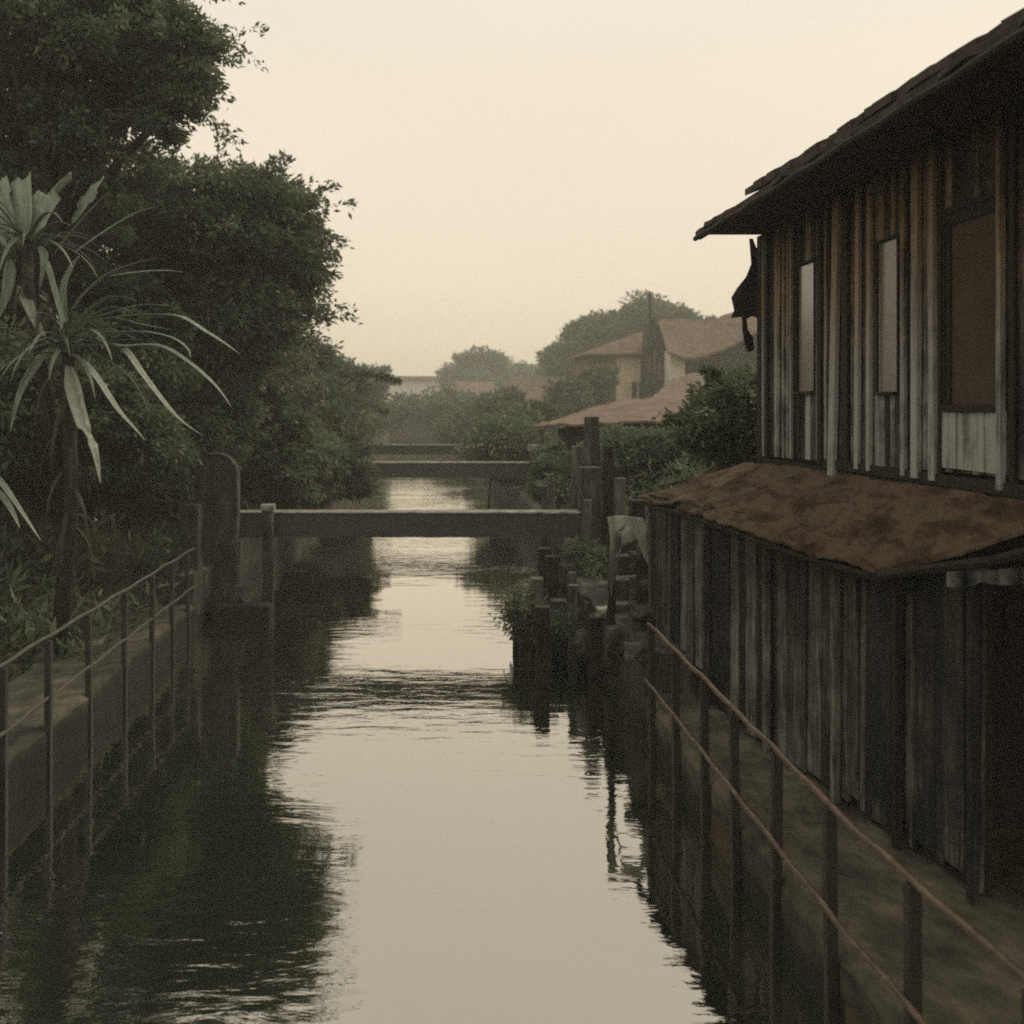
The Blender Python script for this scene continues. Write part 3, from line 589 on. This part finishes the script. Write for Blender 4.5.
# ------------------------------------------------------------------ strap-leaved plant on the left bank
PY = 13.0
pb = (-4.95, 13.25, float(ground_z(-5.3,13.4)))
plant = empty('screw_pine', pb, 'large plant with long pale arching strap leaves above the left walkway', 'plant')
q = lambda x, y: (x/3.01, 160+y/3.01)
m = MB()
c0 = Vector(pt(68,345,13.1)); c1 = Vector(pt(28,245,13.3))
m.tube([Vector(pb)-Vector((0,0,.2)), Vector(pb).lerp(c0,.5)+Vector((.12,0,0)), c0], [.13,.1,.09], 9, jit=.12)
m.tube([Vector(pb).lerp(c0,.55), c0.lerp(c1,.5)+Vector((-.25,0,0)), c1], [.09,.08,.07], 8, jit=.1)
m.build('stem', M['bark'], plant, smooth=True)
def strap(pts, w_, Y0, Y1, trunc=False, face=0.0):
    P = [Vector(pt(*q(*a), Y0+(Y1-Y0)*i/(len(pts)-1))) for i,a in enumerate(pts)]
    out = []
    for i in range(len(P)-1):                    # Catmull-Rom
        p0,p1,p2,p3 = P[max(i-1,0)],P[i],P[i+1],P[min(i+2,len(P)-1)]
        for k in range(7):
            t = k/7; out.append(.5*((2*p1)+(p2-p0)*t+(2*p0-5*p1+4*p2-p3)*t*t+(-p0+3*p1-3*p2+p3)*t**3))
    out.append(P[-1]); n = len(out); m = MB(); rows = []
    for i, p in enumerate(out):
        t = i/(n-1); d = (out[min(i+1,n-1)]-out[max(i-1,0)]).normalized()
        up = Vector((0,-.55,1)).normalized() if abs(d.z) < .8 else Vector((.1,-1,.2)).normalized()
        s = d.cross(up).normalized(); nn = s.cross(d).normalized()
        a = face; s2 = s*math.cos(a)+nn*math.sin(a); n2 = s2.cross(d)
        ww = w_*1.12*13/1000/2*min(1, .35+t*3)*(1 if trunc else max(.06,(1-t**2.2)))
        if trunc and i == n-1: ww *= .9
        rows.append([p+s2*ww+n2*ww*.35, p+s2*ww*.5+n2*ww*.1, p, p-s2*ww*.5+n2*ww*.1, p-s2*ww+n2*ww*.35])
    if trunc:                                    # frayed end
        for k in range(5): rows[-1][k] = rows[-1][k]+(rows[-1][k]-rows[-4][k])*random.uniform(-.5,.6)
    vs = [v for r in rows for v in r]
    m.add(vs, [(i*5+k,i*5+k+1,(i+1)*5+k+1,(i+1)*5+k) for i in range(n-1) for k in range(4)])
    o = m.build('leaf', M['strap'], plant, smooth=True)
    md = o.modifiers.new('thick','SOLIDIFY'); md.thickness = .004
LV = [([(60,250),(95,205),(125,160),(150,105)],30,13.4,13.9,True,.5), ([(40,240),(25,180),(10,120),(-5,70)],24,13.4,13.9,True,.5), ([(85,262),(110,200),(150,130),(185,90),(215,60)],34,13.3,13.6,True,.5), ([(70,245),(76,170),(74,110),(72,55)],26,13.3,13.8,True,.5), ([(160,290),(215,220),(275,150),(330,95)],6,13.2,12.8,False,.3),
 ([(225,190),(255,150),(280,105),(305,65)],20,13.4,13.9,True,.6), ([(225,280),(290,235),(350,195),(410,160),(475,140)],7,13.1,13.5,False,.3), ([(215,455),(260,400),(320,350),(390,318),(472,296)],10,13.1,13.0,False,.4),
 ([(330,350),(430,338),(500,334),(552,338)],5,13.2,13.4,False,.2), ([(215,490),(280,480),(350,458),(430,438),(520,440)],12,13.1,13.3,False,.4), ([(300,480),(430,470),(540,475),(620,520),(675,553),(722,585)],10,13.0,12.5,False,.4),
 ([(215,545),(280,528),(350,520),(440,520),(520,538),(565,570),(573,598)],8,13.1,12.5,False,.4), ([(225,560),(300,558),(370,563),(480,562),(570,612),(650,682),(697,745)],9,13.1,12.2,False,.3), ([(250,545),(330,555),(375,575),(430,650),(500,740),(550,790),(610,830)],10,13.1,12.0,False,.5),
 ([(215,590),(245,608),(290,660),(350,750),(400,805),(438,845)],11,13.0,12.3,False,.6), ([(205,620),(215,700),(245,800),(280,870),(302,975)],19,13.0,12.5,False,.9), ([(60,380),(80,430),(115,505),(158,575)],12,13.2,12.9,False,.6),
 ([(140,300),(150,340),(180,450),(200,540),(212,595)],6,13.1,12.9,False,.4), ([(205,490),(195,430),(200,370),(225,310),(240,290)],16,13.1,13.3,False,.8), ([(45,230),(30,180),(15,130),(0,80),(-15,20)],10,13.3,13.4,False,.5),
 ([(20,260),(-10,200),(-60,140),(-110,120)],10,13.3,13.6,False,.5), ([(30,300),(25,360),(10,430),(-30,520)],12,13.2,13.0,False,.7), ([(190,560),(120,600),(60,700),(30,820)],9,13.1,12.7,False,.5),
 ([(300,480),(360,480),(420,495),(520,512)],6,13.2,13.6,False,.3), ([(-60,930),(-10,960),(50,1040),(125,1150)],9,12.7,12.2,False,.5), ([(-60,960),(0,1010),(35,1060),(60,1110)],9,12.7,12.4,False,.5), ([(120,260),(130,290),(128,330),(118,390)],9,13.2,13.1,False,.7)]
for a in LV: strap(*a)
M['dead_leaf'] = mat_noise('dead_leaf', [(.3,(.02,.019,.013)),(.7,(.055,.05,.034))], (3,3,3), rough=.8, bump=.3)
def free_leaf(c, an, el, ln, w_, mat, droop):
    m = MB(); d = Vector((math.cos(an)*math.cos(el), math.sin(an)*math.cos(el), math.sin(el))); s = d.cross(Vector((0,0,1))).normalized(); p = Vector(c); rows = []
    for i in range(15):
        t = i/14; ww = w_/2*min(1,.45+t*3)*max(.04,1-t**2.4); up = s.cross(d).normalized()
        rows += [p-s*ww+up*ww*.45, p, p+s*ww+up*ww*.45]
        d = (d+Vector((0,0,-droop*(.3+t)/14*3))).normalized(); p = p+d*ln/14
    m.add(rows, [(i*3+k,i*3+k+1,i*3+k+4,i*3+k+3) for i in range(14) for k in range(2)])
    o = m.build('leaf', mat, plant, smooth=True); md = o.modifiers.new('thick','SOLIDIFY'); md.thickness = .004
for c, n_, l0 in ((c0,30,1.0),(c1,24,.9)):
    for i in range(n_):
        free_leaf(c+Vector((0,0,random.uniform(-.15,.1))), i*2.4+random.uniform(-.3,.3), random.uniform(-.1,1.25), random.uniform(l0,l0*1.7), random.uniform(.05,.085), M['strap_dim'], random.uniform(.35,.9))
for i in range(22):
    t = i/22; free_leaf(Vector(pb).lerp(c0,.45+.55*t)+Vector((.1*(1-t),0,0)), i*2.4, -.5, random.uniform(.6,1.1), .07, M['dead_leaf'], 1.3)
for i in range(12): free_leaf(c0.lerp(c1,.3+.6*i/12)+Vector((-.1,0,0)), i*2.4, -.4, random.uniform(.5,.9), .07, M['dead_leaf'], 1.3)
# small white-edged plant on the bank
sm = empty('broadleaf_plant', pt(98,528,15.2), 'small plant with broad pale leaves on the bare left bank', 'plant')
for i in range(7):
    an = i*.95; m = MB(); b0 = Vector(pt(98,528,15.2)); tip = b0+Vector((math.cos(an)*.32,math.sin(an)*.2-.1,.12+.12*random.random())); s = (tip-b0).cross(Vector((0,.4,1))).normalized()*.05; mid = b0.lerp(tip,.5)+Vector((0,0,.06))
    m.add([b0,mid+s,tip,mid-s],[(0,1,2,3)]); m.build('leaf', M['pale'] if i in (2,3) else M['strap'], sm)

# ------------------------------------------------------------------ trees and shrubs, left
GT = 'trees on the left bank'
def tr(*a, **k): return tree(*a, **k)
def gb(x, y): return (x, y, float(ground_z(x,y)))
tr('leafy_tree', 'tall nearest tree filling the upper left corner, open twigs against the sky', 'tree', GT, gb(-7.6,17), [blob(15,20,130,16.5,2.2),blob(105,60,80,16.5,1.8),blob(165,60,48,16.2,1.1),blob(120,5,60,16.8,1.3),blob(60,165,95,17,1.8),blob(195,95,22,16,.6),blob(165,115,30,16.2,.6),blob(190,45,20,16,.5)],
   120000, .115, M['leaf_dark'], rc=.36, trunk_r=.24, limbs=34, sprays=330, spray_len=.75, shell=.3)
tr('leafy_tree', 'broad bushy tree bulging over the canal just behind the near beam', 'tree', GT, gb(-5.9,22), [blob(200,235,85,21,2.2),blob(255,230,58,21,1.8),blob(285,275,30,21,1.2),blob(150,300,95,21.5,2.2),blob(235,320,72,21.5,2),blob(100,250,90,21.5,2.0),blob(262,200,26,20.8,.8),blob(30,330,90,20,2)],
   190000, .135, M['leaf_dark'], rc=.5, trunk_r=.26, limbs=16, sprays=360, spray_len=.95, shell=.4)
tr('leafy_tree', 'rounded paler tree farther down the left bank at the edge of the haze', 'tree', GT, gb(-5.6,40), [blob(295,400,52,40,3),blob(328,405,32,40,2),blob(340,378,18,41,1.2),blob(260,380,70,40,3),blob(330,440,40,38,2)],
   80000, .22, M['leaf_mid'], rc=.7, trunk_r=.25, limbs=8, sprays=30, spray_len=1.2)
tr('leafy_tree', 'farthest tree of the left bank, hazy, reaching over the water', 'tree', GT, gb(-6.5,85), [blob(335,400,30,85,6),blob(360,412,18,85,4),blob(366,385,12,85,3)],
   30000, .5, M['leaf_mid'], rc=1.2, trunk_r=.25, limbs=6, sprays=20, spray_len=1.5)
GS = 'shrubs along the left bank'
for i,(bl,n,lf,mt,lab) in enumerate([
    ([blob(60,420,70,16,1.2),blob(0,400,70,15.5,1.2),blob(120,440,50,16.5,1.2)], 36000,.14,'leaf_dark','dark low shrub under the strap leaved plant on the left bank'),
    ([blob(185,430,62,21,1.2),blob(140,460,45,19.6,1)], 30000,.14,'leaf_dark','dark shrub crowding the round topped pillar'),
    ([blob(100,470,48,19,1.2),blob(60,460,50,19.5,1.2)], 24000,.14,'leaf_dark','dark shrub in the shade at the back of the bare left bank'),
    ([blob(250,440,52,23,1.5),blob(215,400,50,22.5,1.5),blob(290,470,32,23.5,1.2)], 36000,.17,'leaf_dark','dense shrub overhanging the water behind the left end of the nearest beam'),
    ([blob(305,470,38,28,1.8),blob(335,480,26,28,1.3),blob(270,470,40,28,1.8)], 26000,.2,'leaf_mid','shrub hanging low over the water between the nearest and middle beams'),
    ([blob(335,450,26,38,2.2),blob(352,462,16,38,1.6)], 14000,.26,'leaf_mid','hazy shrub at the left end of the middle beam'),
    ([blob(100,350,90,18.5,1.6),blob(20,300,80,18,1.5)], 40000,.16,'leaf_dark','tall dark thicket right behind the strap leaved plant')]):
    tr('shrub', lab, 'shrub', GS, gb(min(bl[0][0],-4.6), bl[0][1]), bl, n, lf, M[mt], rc=.38, trunk_r=.08, part='foliage', trunk_part='stem', limbs=7, sprays=16, spray_len=.5)

# ------------------------------------------------------------------ right bank growth
GR = 'shrubs on the right bank'
for (bl,n,lf,mt,lab) in [
    ([blob(728,408,28,14.3,.6),blob(708,432,24,14.1,.55),blob(745,440,34,14.2,.6),blob(740,388,17,14.5,.4)], 36000,.085,'leaf_light','pale green bush at the far corner of the wooden house'),
    ([blob(655,455,26,24,1),blob(625,458,24,24,1),blob(690,455,22,23,.9)], 24000,.15,'leaf_dark','dark bush below the rusty low roof, right of the tall streaked pillar'),
    ([blob(560,468,18,25,1),blob(588,462,16,26,1),blob(550,482,15,24,.8)], 18000,.15,'leaf_dark','dark bush behind the short white post'),
    ([blob(600,382,12,82,1.8),blob(590,390,16,82,2),blob(572,400,18,80,2)], 14000,.42,'leaf_mid','bush hiding the left wall of the cream house'),
    ([blob(515,432,16,44,1.6),blob(535,418,11,46,1.5),blob(502,438,14,42,1.5)], 16000,.26,'leaf_mid','bush on the right bank above the middle beam'),
    ([blob(488,450,15,36,1.2),blob(505,440,20,37,1.3),blob(520,460,16,36,1)], 14000,.2,'leaf_mid','rounded shrub hanging over the right edge of the water past the middle beam'),
    ([blob(485,425,22,70,3),blob(462,430,18,74,3),blob(500,412,18,70,3)], 18000,.4,'leaf_mid','hazy bush over the water where the canal bends'),
    ([blob(415,420,26,104,4),blob(445,420,26,104,4),blob(395,422,20,103,4),blob(475,420,26,104,4),blob(350,415,40,106,5)], 34000,.55,'leaf_mid','faded mass of bushes closing the far end of the canal'),
    ([blob(526,618,11,15.2,.3),blob(522,600,7,15.2,.25),blob(541,628,12,15.2,.3),blob(560,625,12,14.8,.3)], 9000,.06,'leaf_dark','dark weed clump hanging off the ruined landing over the water'),
    ([blob(604,572,16,16.6,.35),blob(586,556,12,17,.3),blob(618,606,14,15,.3)], 7000,.07,'leaf_dark','creeper covering the quay wall under the stout mossy pillar')]:
    tr('shrub', lab, 'shrub', GR, (bl[0][0], bl[0][1], max(float(ground_z(bl[0][0], bl[0][1])), .1)), bl, n, lf, M[mt], rc=.3 if bl[0][1] < 30 else .8 if bl[0][1] < 90 else 1.6, trunk_r=.04, part='foliage', trunk_part='stem', limbs=6, sprays=14, spray_len=.35, shell=.4)
GF = 'distant trees in the haze'
tr('leafy_tree', 'wide hazy tree rising behind the cream house', 'tree', GF, gb(23,130), [blob(600,350,34,130,6),blob(640,334,32,130,6),blob(568,366,20,130,5),blob(680,340,28,130,6),blob(650,322,18,130,4)], 60000,.7, M['leaf_dark'], rc=1.9, trunk_r=.3, sprays=40, spray_len=1.6)
tr('leafy_tree', 'round topped tree standing alone against the sky at the end of the canal', 'tree', GF, gb(11,200), [blob(485,374,22,200,8),blob(465,385,18,200,7),blob(508,384,20,200,7),blob(485,395,34,200,8)], 34000,1.0, M['leaf_dark'], rc=2.6, trunk_r=.6, sprays=24, spray_len=3)
tr('leafy_tree', 'low faint tree right of the round topped one', 'tree', GF, gb(22,210), [blob(537,386,20,210,6),blob(520,390,18,210,6)], 14000,1.0, M['leaf_dark'], rc=2.4, trunk_r=.25, sprays=10, spray_len=1.2)

# ------------------------------------------------------------------ far houses
def loft(A, B, n, m_, th, mat, name, parent, wob=.05):
    """roof surface between an upper and a lower line"""
    def samp(Ln, t):
        f = t*(len(Ln)-1); i = min(len(Ln)-2,int(f)); return Vector(Ln[i]).lerp(Vector(Ln[i+1]), f-i)
    g = [[tuple(samp(A,i/(n-1)).lerp(samp(B,i/(n-1)), j/(m_-1))+Vector((0,0,random.uniform(-wob,wob)*.5-.15*math.sin(math.pi*j/(m_-1))*wob*10*.5))) for j in range(m_)] for i in range(n)]
    o = MB(); o.sheet(g, th, tfun=lambda i,j: random.random()); return o.build(name, mat, parent)
F = 88.0                                          # distance of the cream house
def fp(px, py, Y=F): return Vector(pt(px, py, Y))
def wallbox(name, pxa, pxb, pya, pyb, mat, parent, Y=F, d=8.0, zb=1.0):
    a, b_ = fp(pxa,pya,Y), fp(pxb,pyb,Y); m = MB()
    m.hexa([(a.x,Y,zb),(b_.x,Y,zb),(b_.x,Y+d,zb),(a.x,Y+d,zb)], [(a.x,Y,a.z),(b_.x,Y,b_.z),(b_.x,Y+d,b_.z),(a.x,Y+d,a.z)]); return m.build(name, mat, parent)
h1_ = empty('cream_house', (fp(632,400).x,F,1), 'small cream house with a reddish hipped roof and a dark gabled porch', 'house')
wallbox('wall', 616, 647, 355, 355, M['plaster'], h1_)
wallbox('shaded_wall', 588, 615.8, 355, 355, M['far_roof_brown'], h1_)  # brown colour stands for the shade on the left of the front wall
a, b_, c, e = fp(583,353,F-1), fp(656,353,F-1), fp(648,329,F+3), fp(656,326,F+3); zE = a.z; dd = 9
m = MB(); m.add([(a.x,a.y,zE),(b_.x,a.y,zE),(b_.x,a.y+dd,zE),(a.x,a.y+dd,zE),tuple(c),(e.x,c.y,c.z),(a.x,a.y,zE-.2),(b_.x,a.y,zE-.2),(b_.x,a.y+dd,zE-.2),(a.x,a.y+dd,zE-.2)], [(0,1,5,4),(1,2,5),(2,3,4,5),(3,0,4),(0,6,7,1),(1,7,8,2),(2,8,9,3),(3,9,6,0),(6,9,8,7)]); m.build('roof', M['far_roof'], h1_)
for pxa, pxb in ((632,636.5),(639,643)):
    a, b_ = fp(pxa,382,F-.1), fp(pxb,399,F-.1); m = MB(); m.box((a.x,F-.12,b_.z),(b_.x,F-.02,a.z)); m.build('window', M['wood_dark'], h1_)
YP = F-2.5; pts_ = [fp(646,404,YP),fp(669,398,YP),fp(669,352,YP),fp(662,336,YP),fp(654,318,YP),fp(650,322,YP),fp(647,352,YP)]
m = MB(); n = len(pts_); m.add([(p.x,YP,max(p.z,0) if i > 1 else 1.0) for i,p in enumerate(pts_)]+[(p.x,YP+2.4,p.z if i > 1 else 1.0) for i,p in enumerate(pts_)], [tuple(range(n)),tuple(range(n,2*n))[::-1]]+[(i,(i+1)%n,n+(i+1)%n,n+i) for i in range(n)]); pr_ = m.build('porch', M['wood_dark'], h1_)
for pxa,pxb,pya,pyb in ((648,650.5,358,372),(653,656,352,374),(658,661,362,380)):
    a, b_ = fp(pxa,pya,YP), fp(pxb,pyb,YP); m = MB(); m.box((a.x,YP-.08,b_.z),(b_.x,YP-.01,a.z)); m.build('slot_window', M['far_roof_brown'], pr_)
a, b_ = fp(650.5,326,YP+1), fp(649.5,291,YP+1); m = MB(); m.tube([tuple(a),tuple(b_)], [.17,.1], 8); m.build('roof_pole', M['wood_dark'], h1_)
h2_ = empty('brown_roofed_house', (fp(700,380,F-4).x,F-2,1), 'house with a sagging brown roof and white side wall, right of the cream house', 'house')
loft([pt(658,320,F+1),pt(680,318,F+1),pt(705,322,F+1),pt(733,312,F+1),pt(765,297,F+1),pt(800,290,F+1)], [pt(668,352,F-6),pt(688,358,F-6),pt(706,355,F-6),pt(730,346,F-6),pt(762,329,F-6),pt(800,318,F-6)], 34, 12, .2, M['far_roof_brown'], 'roof', h2_, wob=.12)
loft([pt(658,320,F+1.2),pt(705,322,F+1.2),pt(800,290,F+1.2)], [pt(660,350,F+8),pt(705,350,F+8),pt(800,325,F+8)], 10, 4, .2, M['far_roof_brown'], 'rear_roof', h2_)
wallbox('white_wall', 670, 685, 350, 354, M['white_plaster'], h2_, Y=F-4.5, d=9)
wallbox('wall', 685.2, 790, 356, 322, M['wood_dark'], h2_, Y=F-4, d=9)
h3_ = empty('low_shed', (5.5,33,2), 'low shed under a sloping rust coloured roof on the right bank', 'shed')
loft([(3.0,29.8,3.16),(4.4,29.6,3.24),(6.0,29.6,3.3),(8.0,29.8,3.36)], [(6.3,37.8,3.78),(7.6,37.8,3.98),(9.0,37.8,4.12),(10.4,38,4.25)], 26, 16, .07, M['far_roof'], 'roof', h3_, wob=.07)
m = MB(); m.hexa([(3.9,30.5,1.5),(7.7,30.5,1.5),(9.4,36.8,1.5),(6.6,36.8,1.5)], [(3.9,30.5,3.05),(7.7,30.5,3.2),(9.4,36.8,3.7),(6.6,36.8,3.45)]); m.build('wall', M['wood_dark'], h3_)
for (x,y,z) in ((3.35,30.0,3.0),(5.7,29.8,3.15)):
    m = MB(); m.tube([(x,y,.8),(x,y,z)], .06, 7); m.build('post', M['pale2'], h3_)
h4_ = empty('lean_to', tuple(fp(680,385,76)), 'broken reddish lean-to roof in front of the white wall', 'lean-to')
loft([pt(668,380,80),pt(690,374,80),pt(706,372,80)], [pt(648,400,72),pt(672,402,72),pt(700,400,72)], 14, 8, .12, M['far_roof'], 'roof', h4_, wob=.18)
wallbox('wall', 660, 700, 402, 402, M['far_roof_brown'], h4_, Y=73.5, d=4)
def low_house(name, x0, x1, y, d, zw, zr, label, rm, wm):
    r = empty(name, ((x0+x1)/2,y,1.2), label, 'house', 'low houses in the haze')
    m = MB(); m.box((x0,y,.8),(x1,y+d,zw)); m.build('wall', M[wm], r)
    e = .5; m = MB(); ym = y+d/2
    m.add([(x0-e,y-e,zw-.1),(x1+e,y-e,zw-.1),(x1+e,y+d+e,zw-.1),(x0-e,y+d+e,zw-.1),(x0+.6,ym,zr),(x1-.6,ym,zr)], [(0,1,5,4),(1,2,5),(2,3,4,5),(3,0,4),(0,3,2,1)]); m.build('roof', M[rm], r)
    for k in range(3):
        x = x0+(x1-x0)*(k+.5)/3; m = MB(); m.box((x-.35,y-.06,zw-1.5),(x+.35,y-.01,zw-.5)); m.build('window', M['wood_dark'], r)
low_house('low_house', 9.3, 17.5, 120, 8, H+1.6, H+3.5, 'long brown house with a dull roof between the wide hazy tree and the canal', 'far_roof_brown', 'far_roof_brown')
low_house('low_house', 2.5, 10.2, 150, 9, H+1.6, H+3.6, 'low house with a reddish roof below the round topped tree', 'far_roof', 'plaster')
low_house('low_house', 9.2, 14.6, 95, 6, H+.2, H+1.7, 'small brown hut on the bank above the middle beam', 'far_roof', 'far_roof_brown')
r = empty('long_hall', (-6,240,1), 'faint long pale hall with a thin grey roof line at the end of the canal', 'hall')
m = MB(); m.box((-30,240,1),(5,252,H+5.8)); m.build('wall', M['white_plaster'], r)
m = MB(); m.box((-31,239,H+5.81),(6,253,H+6.9)); m.build('roof', M['far_roof_brown'], r)

# ------------------------------------------------------------------ haze
m = MB(); m.box((-260,-50,-2),(260,620,26)); hz = m.build('haze', None)
mm = bpy.data.materials.new('haze'); mm.use_nodes = True; nt = mm.node_tree; nt.nodes.clear()
out = nt.nodes.new('ShaderNodeOutputMaterial'); pv = nt.nodes.new('ShaderNodeVolumePrincipled')
pv.inputs['Color'].default_value = (.93,.96,.88,1); pv.inputs['Density'].default_value = .0019; pv.inputs['Anisotropy'].default_value = 0.05
nt.links.new(pv.outputs[0], out.inputs['Volume']); hz.data.materials.append(mm)
tag(hz, kind='stuff')

# ------------------------------------------------------------------ light
SUN_EL, SUN_AZ = 42, 52                        # degrees; azimuth from +Y, negative to the left
wd = bpy.data.worlds.new('World'); S.world = wd; wd.use_nodes = True; nt = wd.node_tree; L = nt.links.new
bg = nt.nodes['Background']
sky = nt.nodes.new('ShaderNodeTexSky'); sky.sky_type = 'NISHITA'; sky.sun_disc = False
sky.sun_elevation = R(SUN_EL); sky.sun_rotation = R(SUN_AZ); sky.dust_density = 4; sky.air_density = 1.2
# an even bank of thin cloud over the clear sky
sc = nt.nodes.new('ShaderNodeVectorMath'); sc.operation = 'SCALE'; sc.inputs['Scale'].default_value = 1.0; L(sky.outputs[0], sc.inputs[0])
hs = nt.nodes.new('ShaderNodeHueSaturation'); hs.inputs['Saturation'].default_value = .35; L(sc.outputs[0], hs.inputs['Color'])
mx = nt.nodes.new('ShaderNodeMixRGB'); mx.inputs[0].default_value = .94; 
gc = nt.nodes.new('ShaderNodeTexCoord'); gz = nt.nodes.new('ShaderNodeSeparateXYZ'); L(gc.outputs['Generated'], gz.inputs[0])
gr = nt.nodes.new('ShaderNodeValToRGB'); L(gz.outputs['Z'], gr.inputs[0]); ge = gr.color_ramp.elements
ge[0].position = 0; ge[0].color = (.81,.675,.495,1); ge[1].position = .45; ge[1].color = (.80,.725,.60,1)
gn = nt.nodes.new('ShaderNodeTexNoise'); gn.inputs['Scale'].default_value = 1.6; gn.inputs['Detail'].default_value = 4
gm = nt.nodes.new('ShaderNodeMapping'); gm.inputs['Scale'].default_value = (1,1,3.5); L(gc.outputs['Generated'], gm.inputs[0]); L(gm.outputs[0], gn.inputs['Vector'])
ga = nt.nodes.new('ShaderNodeMath'); ga.operation = 'MULTIPLY_ADD'; ga.inputs[1].default_value = 1.6; ga.inputs[2].default_value = 9.2; L(gn.outputs['Fac'], ga.inputs[0])
gs = nt.nodes.new('ShaderNodeVectorMath'); gs.operation = 'SCALE'; L(gr.outputs[0], gs.inputs[0]); L(ga.outputs[0], gs.inputs['Scale']); L(gs.outputs[0], mx.inputs[2])
L(hs.outputs[0], mx.inputs[1])
L(mx.outputs[0], bg.inputs['Color']); bg.inputs['Strength'].default_value = .1
sl = bpy.data.lights.new('sun', 'SUN'); sl.energy = 1.3; sl.angle = R(24); sl.color = (1,.84,.64)
so = bpy.data.objects.new('sun', sl); COL.objects.link(so)
az, el = R(SUN_AZ), R(SUN_EL)
dv = Vector((math.sin(az)*math.cos(el), math.cos(az)*math.cos(el), math.sin(el)))
so.rotation_euler = dv.to_track_quat('Z','Y').to_euler()

# ------------------------------------------------------------------ camera
cam = bpy.data.cameras.new('camera'); co = bpy.data.objects.new('camera', cam); COL.objects.link(co)
co.location = (0,0,H); co.rotation_euler = (R(90),0,0)
cam.sensor_width = 36; cam.lens = 36*1000/1024; cam.shift_x = 82/1024; cam.shift_y = -107/1024
cam.clip_start = .05; cam.clip_end = 1500
cam.dof.use_dof = True; cam.dof.focus_distance = 10; cam.dof.aperture_fstop = 35.16/1000/.024
S.camera = co
S.view_settings.view_transform = 'Standard'; S.view_settings.look = 'None'; S.view_settings.exposure = .24; S.view_settings.gamma = 1
S.render.engine = 'CYCLES'; cy = S.cycles
cy.use_denoising = False; cy.max_bounces = 7; cy.diffuse_bounces = 4; cy.glossy_bounces = 2; cy.transmission_bounces = 3; cy.volume_bounces = 1; cy.transparent_max_bounces = 8
cy.pixel_filter_type = 'BLACKMAN_HARRIS'; cy.filter_width = 1.9; cy.caustics_reflective = False; cy.caustics_refractive = False
